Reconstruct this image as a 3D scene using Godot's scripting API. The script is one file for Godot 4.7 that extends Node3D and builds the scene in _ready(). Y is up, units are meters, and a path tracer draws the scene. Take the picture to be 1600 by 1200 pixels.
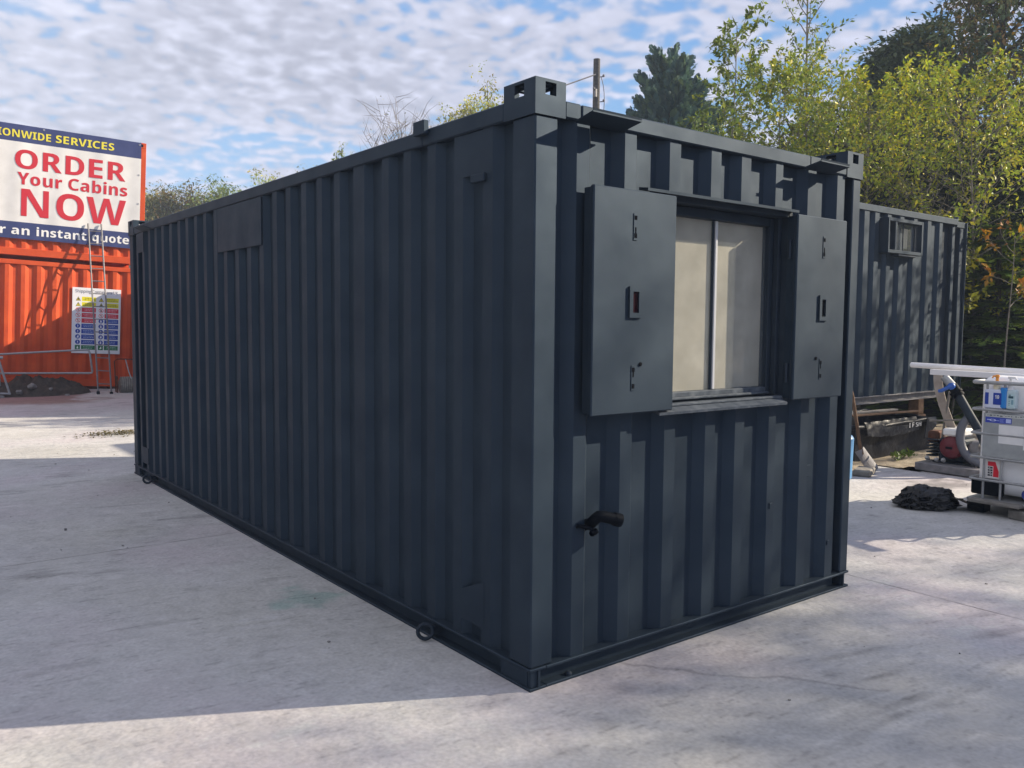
extends Node3D
# A dark steel site cabin in a concrete yard; red containers with a banner behind on the left, a second cabin, trees and clutter on the right.
# x runs along the cabin's window end, -z along its long side, y is up; the cabin's near bottom corner is the origin.

class MB:
	# collects faces; corners are given counter-clockwise as seen from outside
	var v := PackedVector3Array()
	var n := PackedVector3Array()
	var u := PackedVector2Array()
	func tri(a: Vector3, b: Vector3, c: Vector3):
		var m := (b - a).cross(c - a)
		if m.length_squared() < 1e-16: return
		m = m.normalized()
		v.append(a); v.append(c); v.append(b)
		for i in 3: n.append(m); u.append(Vector2.ZERO)
	func tri_n(a: Vector3, b: Vector3, c: Vector3, na: Vector3, nb: Vector3, nc: Vector3):
		v.append(a); v.append(c); v.append(b)
		n.append(na); n.append(nc); n.append(nb)
		for i in 3: u.append(Vector2.ZERO)
	func quad(a: Vector3, b: Vector3, c: Vector3, d: Vector3):
		tri(a, b, c); tri(a, c, d)
	func print_quad(a: Vector3, b: Vector3, c: Vector3, d: Vector3):
		# a picture: a is its bottom left corner, b its bottom right
		var m := (b - a).cross(c - a).normalized()
		for p in [[a, Vector2(0, 1)], [c, Vector2(1, 0)], [b, Vector2(1, 1)], [a, Vector2(0, 1)], [d, Vector2(0, 0)], [c, Vector2(1, 0)]]:
			v.append(p[0]); n.append(m); u.append(p[1])
	func oquad(a: Vector3, b: Vector3, c: Vector3, d: Vector3, mid: Vector3):
		if (b - a).cross(c - a).dot((a + c) * 0.5 - mid) < 0.0: quad(a, d, c, b)
		else: quad(a, b, c, d)
	func otri(a: Vector3, b: Vector3, c: Vector3, mid: Vector3):
		if (b - a).cross(c - a).dot(a - mid) < 0.0: tri(a, c, b)
		else: tri(a, b, c)
	func box(lo: Vector3, hi: Vector3, bev := 0.004, xf := Transform3D.IDENTITY):
		var mid := (lo + hi) * 0.5
		var h := (hi - lo) * 0.5
		h = h.abs()
		var e: float = minf(bev, minf(h.x, minf(h.y, h.z)) * 0.45)
		var mm := xf * mid
		var p := func(k: int, s: Vector3) -> Vector3:
			var q := Vector3(h.x - e, h.y - e, h.z - e)
			q[k] = h[k]
			return xf * (mid + q * s)
		for k in 3:
			var i := (k + 1) % 3
			var j := (k + 2) % 3
			for s in [-1.0, 1.0]:
				var c := []
				for t in [[-1, -1], [1, -1], [1, 1], [-1, 1]]:
					var g := Vector3.ZERO
					g[k] = s; g[i] = t[0]; g[j] = t[1]
					c.append(p.call(k, g))
				oquad(c[0], c[1], c[2], c[3], mm)
			if e > 0.0:
				for s in [[-1, -1], [1, -1], [1, 1], [-1, 1]]:
					var g0 := Vector3.ZERO
					g0[i] = s[0]; g0[j] = s[1]; g0[k] = -1
					var g1 := g0
					g1[k] = 1
					oquad(p.call(i, g0), p.call(i, g1), p.call(j, g1), p.call(j, g0), mm)
		if e > 0.0:
			for a in [-1, 1]:
				for b in [-1, 1]:
					for c in [-1, 1]:
						var g := Vector3(a, b, c)
						otri(p.call(0, g), p.call(1, g), p.call(2, g), mm)
	func tube(pts: Array, r0: float, r1: float, sides := 8, caps := true):
		var rings := []
		var dirs := []
		var up := Vector3.UP
		for i in pts.size():
			var d: Vector3 = (pts[mini(i + 1, pts.size() - 1)] - pts[maxi(i - 1, 0)]).normalized()
			if absf(up.dot(d)) > 0.95: up = Vector3.RIGHT if absf(d.x) < 0.9 else Vector3.BACK
			var s := d.cross(up).normalized()
			up = s.cross(d).normalized()
			var r := lerpf(r0, r1, float(i) / maxf(1.0, pts.size() - 1.0))
			var ring := []
			var nn := []
			for k in sides:
				var a := TAU * k / sides
				var o := s * cos(a) + up * sin(a)
				ring.append(pts[i] + o * r); nn.append(o)
			rings.append(ring); dirs.append(nn)
		for i in pts.size() - 1:
			for k in sides:
				var l := (k + 1) % sides
				tri_n(rings[i][k], rings[i + 1][k], rings[i + 1][l], dirs[i][k], dirs[i + 1][k], dirs[i + 1][l])
				tri_n(rings[i][k], rings[i + 1][l], rings[i][l], dirs[i][k], dirs[i + 1][l], dirs[i][l])
		if caps:
			for e in [0, pts.size() - 1]:
				for k in range(1, sides - 1):
					if e == 0: tri(rings[e][0], rings[e][k], rings[e][k + 1])
					else: tri(rings[e][0], rings[e][k + 1], rings[e][k])
	func lathe(prof: Array, xf := Transform3D.IDENTITY, segs := 16):
		# prof: Vector2(radius, height) from the bottom up
		for i in prof.size() - 1:
			var p: Vector2 = prof[i]
			var q: Vector2 = prof[i + 1]
			var sl := Vector2(q.y - p.y, p.x - q.x).normalized()
			for k in segs:
				var a := TAU * k / segs
				var b := TAU * (k + 1) / segs
				var da := Vector3(cos(a), 0, sin(a))
				var db := Vector3(cos(b), 0, sin(b))
				var na := xf.basis * (da * sl.x + Vector3.UP * sl.y)
				var nb := xf.basis * (db * sl.x + Vector3.UP * sl.y)
				var a0 := xf * (da * p.x + Vector3.UP * p.y)
				var b0 := xf * (db * p.x + Vector3.UP * p.y)
				var a1 := xf * (da * q.x + Vector3.UP * q.y)
				var b1 := xf * (db * q.x + Vector3.UP * q.y)
				if p.x > 1e-5: tri_n(a0, b1, b0, na, nb, nb)
				if q.x > 1e-5: tri_n(a0, a1, b1, na, na, nb)
	func prism(poly: Array, d: Vector3):
		# poly: points of a flat convex outline; d: the way it is extruded
		var c := Vector3.ZERO
		for p in poly: c += p
		c = c / poly.size() + d * 0.5
		for i in poly.size():
			var j: int = (i + 1) % poly.size()
			oquad(poly[i], poly[j], poly[j] + d, poly[i] + d, c)
		for i in range(1, poly.size() - 1):
			otri(poly[0], poly[i], poly[i + 1], c)
			otri(poly[0] + d, poly[i] + d, poly[i + 1] + d, c)
	func grid(nx: int, ny: int, f: Callable):
		# a smooth surface through f(i, j); seen from outside, i runs right and j runs up
		var p := []
		for i in nx + 1:
			var row := []
			for j in ny + 1: row.append(f.call(i, j))
			p.append(row)
		var closed: bool = (p[0][ny / 2] as Vector3).distance_to(p[nx][ny / 2]) < 1e-4
		var m := []
		for i in nx + 1:
			var row := []
			for j in ny + 1:
				var a: Vector3 = p[i + 1][j] if i < nx else (p[1][j] if closed else p[i][j])
				var b: Vector3 = p[i - 1][j] if i > 0 else (p[nx - 1][j] if closed else p[i][j])
				var c: Vector3 = p[i][mini(j + 1, ny)]
				var d: Vector3 = p[i][maxi(j - 1, 0)]
				var q := (a - b).cross(c - d)
				row.append(q.normalized() if q.length_squared() > 1e-18 else Vector3.UP)
			m.append(row)
		for i in nx:
			for j in ny:
				tri_n(p[i][j], p[i + 1][j], p[i + 1][j + 1], m[i][j], m[i + 1][j], m[i + 1][j + 1])
				tri_n(p[i][j], p[i + 1][j + 1], p[i][j + 1], m[i][j], m[i + 1][j + 1], m[i][j + 1])
	func ring(xf: Transform3D, rad: float, r: float, segs := 20, sides := 8):
		var pts := []
		for i in segs + 1:
			var a := TAU * i / segs
			pts.append(xf * Vector3(cos(a) * rad, sin(a) * rad, 0))
		tube(pts, r, r, sides, false)
	func add_to(m: ArrayMesh, mat: Material):
		var a := []
		a.resize(Mesh.ARRAY_MAX)
		a[Mesh.ARRAY_VERTEX] = v; a[Mesh.ARRAY_NORMAL] = n; a[Mesh.ARRAY_TEX_UV] = u
		m.add_surface_from_arrays(Mesh.PRIMITIVE_TRIANGLES, a)
		m.surface_set_material(m.get_surface_count() - 1, mat)

const SUN_WAY := Vector3(0.783, 0.469, 0.408)   # towards the sun
var M := {}
var names := {}
var rng := RandomNumberGenerator.new()

func numbered(called: String) -> String:
	var k: int = names.get(called, 0)
	names[called] = k + 1
	return called if k == 0 else "%s_%03d" % [called, k]

func thing(called: String, label: String, category: String, at := Vector3.ZERO, turn := 0.0, group := "") -> Node3D:
	var o := Node3D.new()
	o.name = numbered(called)
	o.position = at
	o.rotation.y = turn
	tag(o, label, category, group)
	add_child(o, true)
	return o

func tag(o: Node, label: String, category: String, group := ""):
	o.set_meta("label", label)
	o.set_meta("category", category)
	if group != "": o.set_meta("group", group)

func part(parent: Node, called: String, mb: MB, mat: Material, label := "") -> MeshInstance3D:
	return part_of(parent, called, [[mb, mat]], label)

func part_of(parent: Node, called: String, pairs: Array, label := "") -> MeshInstance3D:
	var o := MeshInstance3D.new()
	var m := ArrayMesh.new()
	for q in pairs: q[0].add_to(m, q[1])
	o.mesh = m
	o.name = numbered(called) if parent == self else called
	if label != "": o.set_meta("label", label)
	parent.add_child(o, true)
	return o

func structure(called: String, mb: MB, mat: Material) -> MeshInstance3D:
	var o := part(self, called, mb, mat)
	o.set_meta("kind", "structure")
	return o

func lin(r: float, g: float, b: float) -> Color:
	return Color(r, g, b).linear_to_srgb()

func noise(seed_: int, freq: float, oct := 4, kind := FastNoiseLite.TYPE_SIMPLEX_SMOOTH) -> FastNoiseLite:
	var f := FastNoiseLite.new()
	f.seed = seed_; f.frequency = freq; f.noise_type = kind
	f.fractal_type = FastNoiseLite.FRACTAL_FBM if oct > 1 else FastNoiseLite.FRACTAL_NONE
	f.fractal_octaves = oct
	return f

func noise_tex(seed_: int, freq: float, size := 512, oct := 4, lo := Color.BLACK, hi := Color.WHITE) -> NoiseTexture2D:
	var t := NoiseTexture2D.new()
	t.width = size; t.height = size; t.seamless = true
	t.noise = noise(seed_, freq, oct)
	var g := Gradient.new()
	g.set_color(0, lo); g.set_color(1, hi)
	t.color_ramp = g
	return t

func bump_tex(seed_: int, freq: float, strength: float, size := 512, oct := 4) -> NoiseTexture2D:
	var t := NoiseTexture2D.new()
	t.width = size; t.height = size; t.seamless = true
	t.noise = noise(seed_, freq, oct)
	t.as_normal_map = true; t.bump_strength = strength
	return t

func mat(c: Color, rough := 0.7, metal := 0.0) -> StandardMaterial3D:
	var m := StandardMaterial3D.new()
	m.albedo_color = c; m.roughness = rough; m.metallic = metal
	return m

func mottled(lo: Color, hi: Color, rough: float, scale: float, seed_: int, bump := 0.0, bump_freq := 0.02, spec := 0.5) -> StandardMaterial3D:
	var m := mat(Color.WHITE, rough)
	m.albedo_texture = noise_tex(seed_, 0.008, 512, 5, lo, hi)
	m.uv1_triplanar = true
	m.uv1_scale = Vector3.ONE * scale
	m.metallic_specular = spec
	if bump > 0.0:
		m.normal_enabled = true
		m.normal_texture = bump_tex(seed_ + 7, bump_freq, bump)
	return m

func image_mat(im: Image, rough := 0.6) -> StandardMaterial3D:
	var m := mat(Color.WHITE, rough)
	m.albedo_texture = ImageTexture.create_from_image(im)
	return m

func font(bold := true, face := "Droid Sans") -> SystemFont:
	var f := SystemFont.new()
	f.font_names = PackedStringArray([face])
	f.font_weight = 700 if bold else 400
	return f

# lettering of exactly this width and height; xf carries its bottom left corner, x along the line, z out of the face
func lettering(parent: Node, called: String, text: String, w: float, h: float, xf: Transform3D, m: Material, bold := true, bend = null) -> MeshInstance3D:
	var t := TextMesh.new()
	t.font = font(bold); t.text = text; t.font_size = 48; t.pixel_size = 0.01; t.depth = 0.01; t.curve_step = 1.0
	var b := t.get_aabb()
	var arr := t.get_mesh_arrays()
	var pv: PackedVector3Array = arr[Mesh.ARRAY_VERTEX]
	for i in pv.size():
		var p := pv[i]
		p = Vector3((p.x - b.position.x) / b.size.x * w, (p.y - b.position.y) / b.size.y * h, p.z * 0.2)
		if bend != null: p.z += bend.call(xf.origin.x + p.x, xf.origin.y + p.y)
		pv[i] = xf * p
	var pn: PackedVector3Array = arr[Mesh.ARRAY_NORMAL]
	for i in pn.size(): pn[i] = (xf.basis * pn[i]).normalized()
	arr[Mesh.ARRAY_VERTEX] = pv; arr[Mesh.ARRAY_NORMAL] = pn; arr[Mesh.ARRAY_TANGENT] = null
	var am := ArrayMesh.new()
	am.add_surface_from_arrays(Mesh.PRIMITIVE_TRIANGLES, arr)
	am.surface_set_material(0, m)
	var o := MeshInstance3D.new()
	o.mesh = am; o.name = called
	parent.add_child(o, true)
	return o

func bez(a: Vector3, b: Vector3, c: Vector3, d: Vector3, n := 10) -> Array:
	var out := []
	for i in n + 1: out.append(a.bezier_interpolate(b, c, d, float(i) / n))
	return out

func sphere_dir() -> Vector3:
	var z := rng.randf_range(-1, 1)
	var a := rng.randf() * TAU
	var r := sqrt(1.0 - z * z)
	return Vector3(r * cos(a), z, r * sin(a))

# ---------------------------------------------------------------- sky
func make_sky() -> PanoramaSkyMaterial:
	var w := 3072
	var h := 1536
	var puffs := noise(11, 1.0, 3)
	var wide := noise(23, 1.0, 3)
	var fine := noise(31, 1.0, 3)
	var cells := noise(37, 1.0, 1, FastNoiseLite.TYPE_CELLULAR)
	var data := PackedFloat32Array()
	data.resize(w * h * 3)
	var sun := SUN_WAY.normalized()
	var k := 0
	for j in h:
		var el := PI * (0.5 - (j + 0.5) / h)
		var y := sin(el)
		var ce := cos(el)
		if y < -0.02:
			for i in w:
				data[k] = 0.10; data[k + 1] = 0.10; data[k + 2] = 0.095
				k += 3
			continue
		var yy := maxf(y, 0.0)
		var inv := 1.0 / (yy + 0.13)
		var low := pow(1.0 - yy, 3.0)
		# clear air: deep blue overhead, pale at the horizon
		var br := lerpf(0.075, 0.36, low * low)
		var bg := lerpf(0.135, 0.40, low)
		var bb := lerpf(0.36, 0.53, low)
		for i in w:
			var az := TAU * ((i + 0.5) / w - 0.5)
			var dx := sin(az) * ce
			var dz := -cos(az) * ce
			var px := dx * inv
			var pz := dz * inv
			var s := dx * sun.x + y * sun.y + dz * sun.z
			var glow := pow(maxf(s * 0.5 + 0.5, 0.0), 3.0)
			var wx := px + 0.05 * fine.get_noise_2d(px * 2.3 + 9.0, pz * 2.3)
			var wz := pz + 0.05 * fine.get_noise_2d(px * 2.3, pz * 2.3 + 40.0)
			var p := 0.80 * puffs.get_noise_2d(wx * 9.0, wz * 9.0 + 3.0) - 0.30 * (cells.get_noise_2d(wx * 8.0 + 0.12 * fine.get_noise_2d(px * 9.0, pz * 9.0), wz * 8.0) + 0.55)
			var c := wide.get_noise_2d(px * 0.8 + 5.0, pz * 0.8 - 2.0)
			var f := fine.get_noise_2d(px * 15.0, pz * 15.0)
			var d := 0.42 + p * (1.30 + c * 0.5) + c * 1.15 + f * 0.20 + glow * 1.55
			var cov := maxf(smoothstep(0.02, 0.80, d) * 0.96, smoothstep(0.20, 0.62, glow) * (0.82 + 0.1 * p))
			var thick := smoothstep(0.45, 1.35, d)
			# lit crests near white, thick bellies lilac grey
			var lum := 0.345 + 0.05 * f + 0.20 * p - 0.05 * thick + glow * 0.20
			var cr := lum * lerpf(0.90, 0.99, glow)
			var cg := lum * lerpf(0.935, 0.985, glow)
			var cb := lum * lerpf(1.16, 1.05, glow)
			var hz := 0.16 * glow
			data[k] = lerpf(br + hz, cr, cov)
			data[k + 1] = lerpf(bg + hz, cg, cov)
			data[k + 2] = lerpf(bb + hz * 0.8, cb, cov)
			k += 3
	var im := Image.create_from_data(w, h, false, Image.FORMAT_RGBF, data.to_byte_array())
	var m := PanoramaSkyMaterial.new()
	m.panorama = ImageTexture.create_from_image(im)
	return m

func make_view():
	var cam := Camera3D.new()
	cam.name = "camera"
	cam.position = Vector3(-2.1789, 1.5476, 2.672)
	cam.rotation = Vector3(-0.0711, -0.6594, 0.0076)
	cam.fov = 48.94
	cam.near = 0.05
	cam.far = 900.0
	add_child(cam)
	var env := Environment.new()
	env.background_mode = Environment.BG_SKY
	var sky := Sky.new()
	sky.sky_material = make_sky()
	env.sky = sky
	env.ambient_light_source = Environment.AMBIENT_SOURCE_SKY
	env.tonemap_mode = Environment.TONE_MAPPER_LINEAR
	env.tonemap_exposure = 1.95
	env.sdfgi_enabled = true
	env.ssao_enabled = true
	env.ssil_enabled = true
	env.fog_enabled = true
	env.fog_density = 0.0020
	env.fog_light_color = Color(0.80, 0.87, 0.97)
	var we := WorldEnvironment.new()
	we.name = "environment"
	we.environment = env
	add_child(we)
	var sun := DirectionalLight3D.new()
	sun.name = "sun"
	sun.light_energy = 1.5
	sun.light_color = Color(1.0, 0.94, 0.84)
	sun.light_angular_distance = 0.53
	sun.shadow_enabled = true
	sun.basis = Basis.looking_at(-SUN_WAY, Vector3.UP)
	add_child(sun)

# ---------------------------------------------------------------- materials
func make_materials():
	# anthracite cabin paint, slightly wavy sheet
	var p := mat(Color.WHITE, 0.70)
	p.albedo_texture = noise_tex(3, 0.006, 512, 5, lin(0.024, 0.039, 0.060), lin(0.036, 0.055, 0.079))
	p.uv1_triplanar = true
	p.uv1_scale = Vector3.ONE * 0.6
	p.metallic_specular = 0.35
	p.metallic = 0.6
	p.roughness_texture = noise_tex(5, 0.012, 512, 4, Color(0.8, 0.8, 0.8), Color(1, 1, 1))
	p.normal_enabled = true
	p.normal_texture = bump_tex(9, 0.010, 1.1, 512, 3)
	p.normal_scale = 0.35
	M.paint = p
	M.dark_gap = mat(lin(0.008, 0.009, 0.012), 0.9)
	M.dark_gap.metallic_specular = 0.05
	M.frame_dark = mottled(lin(0.018, 0.027, 0.040), lin(0.028, 0.040, 0.056), 0.55, 1.0, 41, 0.0, 0.02, 0.25)
	M.alu = mat(lin(0.50, 0.51, 0.53), 0.4)
	M.alu_dull = mottled(lin(0.04, 0.052, 0.07), lin(0.13, 0.15, 0.175), 0.6, 3.0, 43, 0.0, 0.02, 0.25)
	M.blind = mottled(lin(0.29, 0.275, 0.225), lin(0.42, 0.40, 0.335), 0.9, 0.9, 47)
	var g := mat(Color(0.75, 0.78, 0.78, 0.06), 0.03)
	g.transparency = BaseMaterial3D.TRANSPARENCY_ALPHA
	g.metallic_specular = 0.35
	M.glass = g
	M.red_recess = mat(lin(0.022, 0.008, 0.012), 0.8)
	M.red_recess.metallic_specular = 0.08
	M.handle = mottled(lin(0.06, 0.075, 0.10), lin(0.10, 0.12, 0.15), 0.35, 4.0, 49)
	M.black_plastic = mat(lin(0.004, 0.006, 0.010), 0.6)
	M.black_plastic.metallic_specular = 0.15
	M.red = mottled(lin(0.50, 0.062, 0.018), lin(0.66, 0.10, 0.026), 0.6, 0.5, 53, 0.8, 0.012, 0.3)
	M.rust = mottled(lin(0.05, 0.022, 0.015), lin(0.16, 0.06, 0.03), 0.9, 2.0, 57)
	M.galv = mottled(lin(0.26, 0.27, 0.28), lin(0.42, 0.43, 0.44), 0.45, 3.0, 59)
	M.galv.metallic = 0.35
	M.dull_steel = mottled(lin(0.12, 0.12, 0.13), lin(0.24, 0.23, 0.24), 0.5, 2.0, 61)
	M.white_plastic = mottled(lin(0.66, 0.67, 0.69), lin(0.78, 0.78, 0.78), 0.4, 1.5, 63)
	M.pvc = mat(lin(0.74, 0.74, 0.76), 0.35)
	M.tank = mottled(lin(0.82, 0.83, 0.85), lin(0.90, 0.90, 0.91), 0.4, 1.2, 65)
	M.tank.backlight_enabled = true
	M.tank.backlight = Color(0.35, 0.36, 0.36)
	M.wood = mottled(lin(0.07, 0.036, 0.018), lin(0.17, 0.095, 0.05), 0.85, 3.0, 67, 1.5, 0.03)
	M.grey_wood = mottled(lin(0.13, 0.12, 0.11), lin(0.26, 0.245, 0.22), 0.9, 3.0, 69, 2.0, 0.03)
	M.bark = mottled(lin(0.045, 0.036, 0.026), lin(0.14, 0.115, 0.085), 0.9, 2.5, 71, 3.0, 0.05)
	M.pale_bark = mottled(lin(0.14, 0.12, 0.10), lin(0.32, 0.29, 0.25), 0.9, 2.5, 73)
	M.tub = mottled(lin(0.008, 0.009, 0.013), lin(0.016, 0.018, 0.026), 0.42, 1.5, 75, 3.5, 0.012, 0.3)
	M.soil = mottled(lin(0.025, 0.019, 0.015), lin(0.10, 0.078, 0.06), 0.95, 1.6, 77, 6.0, 0.06)
	M.earth = mottled(lin(0.05, 0.042, 0.03), lin(0.16, 0.13, 0.09), 0.95, 0.5, 79, 6.0, 0.05)
	M.sand = mottled(lin(0.18, 0.145, 0.10), lin(0.40, 0.34, 0.25), 0.95, 1.5, 81, 6.0, 0.06)
	M.stone = mottled(lin(0.14, 0.135, 0.13), lin(0.34, 0.33, 0.31), 0.9, 4.0, 83, 3.0, 0.04)
	M.ink_white = mat(lin(0.78, 0.78, 0.78), 0.6)
	M.ink_red = mat(lin(0.55, 0.012, 0.03), 0.6)
	M.ink_yellow = mat(lin(0.75, 0.66, 0.05), 0.6)
	M.ink_navy = mat(lin(0.018, 0.03, 0.11), 0.6)
	M.ink_dark = mat(lin(0.03, 0.04, 0.09), 0.6)
	M.leaf = leaf_mat(0.70)
	M.needle = leaf_mat(0.5)

func leaf_mat(through: float) -> StandardMaterial3D:
	var m := mat(Color.WHITE, 0.5)
	m.vertex_color_use_as_albedo = true
	m.cull_mode = BaseMaterial3D.CULL_DISABLED
	m.backlight_enabled = true
	m.backlight = Color(through, through, through * 0.6)
	m.metallic_specular = 0.35
	return m

# ---------------------------------------------------------------- the yard
func ground_height(x: float, z: float) -> float:
	return 0.03 * maxf(0.0, -12.75 - z) if z > -24.0 else 0.3375

func concrete_material() -> StandardMaterial3D:
	# fine grain repeats every 2.3 m (first UV); stains, tints and scrapes lie once over the whole yard (second UV)
	var n := 512
	var grain := Image.create(n, n, false, Image.FORMAT_RGB8)
	var ga := noise(101, 0.022, 4)
	var gb := noise(103, 0.16, 2)
	var sa := ga.get_seamless_image(n, n)
	var sb := gb.get_seamless_image(n, n)
	var sc := noise(107, 0.07, 2, FastNoiseLite.TYPE_CELLULAR).get_seamless_image(n, n)
	for j in n:
		for i in n:
			var a := sa.get_pixel(i, j).r
			var b := sb.get_pixel(i, j).r
			var c := sc.get_pixel(i, j).r
			var l := 0.50 + (a - 0.5) * 0.08 + (b - 0.5) * 0.12 - maxf(0.0, 0.15 - c) * 0.8
			grain.set_pixel(i, j, Color(l, l * 0.988, l * 0.98).linear_to_srgb())
	var m := mat(Color.WHITE, 0.88)
	m.metallic_specular = 0.3
	m.albedo_texture = ImageTexture.create_from_image(grain)
	m.normal_enabled = true
	m.normal_texture = bump_tex(109, 0.05, 2.5, 512, 5)
	m.normal_scale = 0.4
	var w := 2048
	var big := Image.create(w, w, false, Image.FORMAT_RGB8)
	var f1 := noise(111, 0.35, 5)
	var f2 := noise(113, 0.9, 4)
	var f3 := noise(117, 1.0, 3)
	var f4 := noise(119, 2.2, 3)
	var f5 := noise(121, 1.0, 4)
	for j in w:
		var z := -17.5 + 28.0 * j / w
		for i in w:
			var x := -15.0 + 28.0 * i / w
			var a := f1.get_noise_2d(x, z)
			var b := f2.get_noise_2d(x + 40.0, z)
			# scrapes and drag marks run roughly along x, a little slanted
			var t := x + z * 0.25
			var s := z - x * 0.18
			var scrape := f3.get_noise_2d(t * 0.8, s * 5.0) * smoothstep(-0.1, 0.35, f5.get_noise_2d(x * 0.5, z * 0.6 + 9.0))
			var spot := f4.get_noise_2d(x * 1.3, z * 1.9)
			var l := 0.90 + a * 0.15 + b * 0.07
			l -= smoothstep(0.16, 0.50, scrape) * 0.22
			l += smoothstep(0.22, 0.5, -scrape) * 0.10
			var fine_mark := f4.get_noise_2d(t * 1.1 + 30.0, s * 14.0)
			l -= smoothstep(0.34, 0.6, fine_mark) * 0.20
			l += smoothstep(0.36, 0.6, -fine_mark) * 0.10
			l -= smoothstep(0.30, 0.75, spot) * 0.14
			l += smoothstep(0.30, 0.6, -spot) * 0.08
			# faint tyre marks that curve into the yard
			var tyre := 0.0
			for off in [0.0, 1.55]:
				var q := absf(z - 0.9 - off + 0.045 * (x + 2.0) * (x + 2.0) * 0.4 - x * 0.12)
				tyre += smoothstep(0.13, 0.05, q) * (0.5 + 0.5 * spot)
			l -= clampf(tyre, 0.0, 1.0) * 0.05
			# a worn seam across the near slab, a hairline crack from the cabin's end
			var seam := absf(z - 1.06 - 0.03 * b * 3.0 - (x - 1.2) * 0.06)
			if x > 0.3: l -= smoothstep(0.035, 0.008, seam) * (0.10 + 0.16 * maxf(spot, 0.0)) - smoothstep(0.10, 0.04, seam) * 0.03
			var crack := absf((z - 0.17) - (x - 0.65) * 1.25 - 0.16 * f3.get_noise_2d(x * 1.6, z * 1.6)) * 0.62
			if x > 0.5 and x < 1.25 and z < 0.9: l -= smoothstep(0.014, 0.004, crack) * 0.22
			crack = absf((x + 2.4) - (z + 1.2) * 0.35 - 0.35 * f3.get_noise_2d(x * 0.7 + 8.0, z * 0.7)) * 0.94
			if z > -3.4: l -= smoothstep(0.013, 0.004, crack) * 0.16
			var tint := f5.get_noise_2d(x * 0.45 + 70.0, z * 0.45)
			var r := l * (1.0 + maxf(tint, 0.0) * 0.06)
			var g := l * (1.0 - maxf(tint, 0.0) * 0.05)
			var bl := l * (1.0 + maxf(tint, 0.0) * 0.02 - maxf(-tint, 0.0) * 0.06)
			# a faded green paint mark
			var dx := (x + 0.26) / 0.22 - (z + 1.72) * 0.3
			var dz := (z + 1.72) / 0.20
			var gm := smoothstep(1.0, 0.4, sqrt(dx * dx + dz * dz) + spot * 0.9) * 0.35
			r *= 1.0 - gm * 0.9; g *= 1.0 - gm * 0.45; bl *= 1.0 - gm * 0.55
			# oil beside the pump
			dx = (x - 6.2) / 0.5; dz = (z + 1.25) / 0.28
			var oil := smoothstep(1.1, 0.3, sqrt(dx * dx + dz * dz) + spot * 0.8) * 0.5
			r *= 1.0 - oil; g *= 1.0 - oil; bl *= 1.0 - oil
			# wet red-brown mud before the red container
			var mud := smoothstep(-14.3, -14.9, z + a * 0.8) * smoothstep(1.6, 0.9, x + b) * 0.7
			r *= 1.0 - mud * 0.55; g *= 1.0 - mud * 0.8; bl *= 1.0 - mud * 0.85
			big.set_pixel(i, j, Color(minf(r, 1.0), minf(g, 1.0), minf(bl, 1.0)).linear_to_srgb())
	m.detail_enabled = true
	m.detail_blend_mode = BaseMaterial3D.BLEND_MODE_MUL
	m.detail_uv_layer = BaseMaterial3D.DETAIL_UV_2
	m.detail_albedo = ImageTexture.create_from_image(big)
	return m

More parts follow.
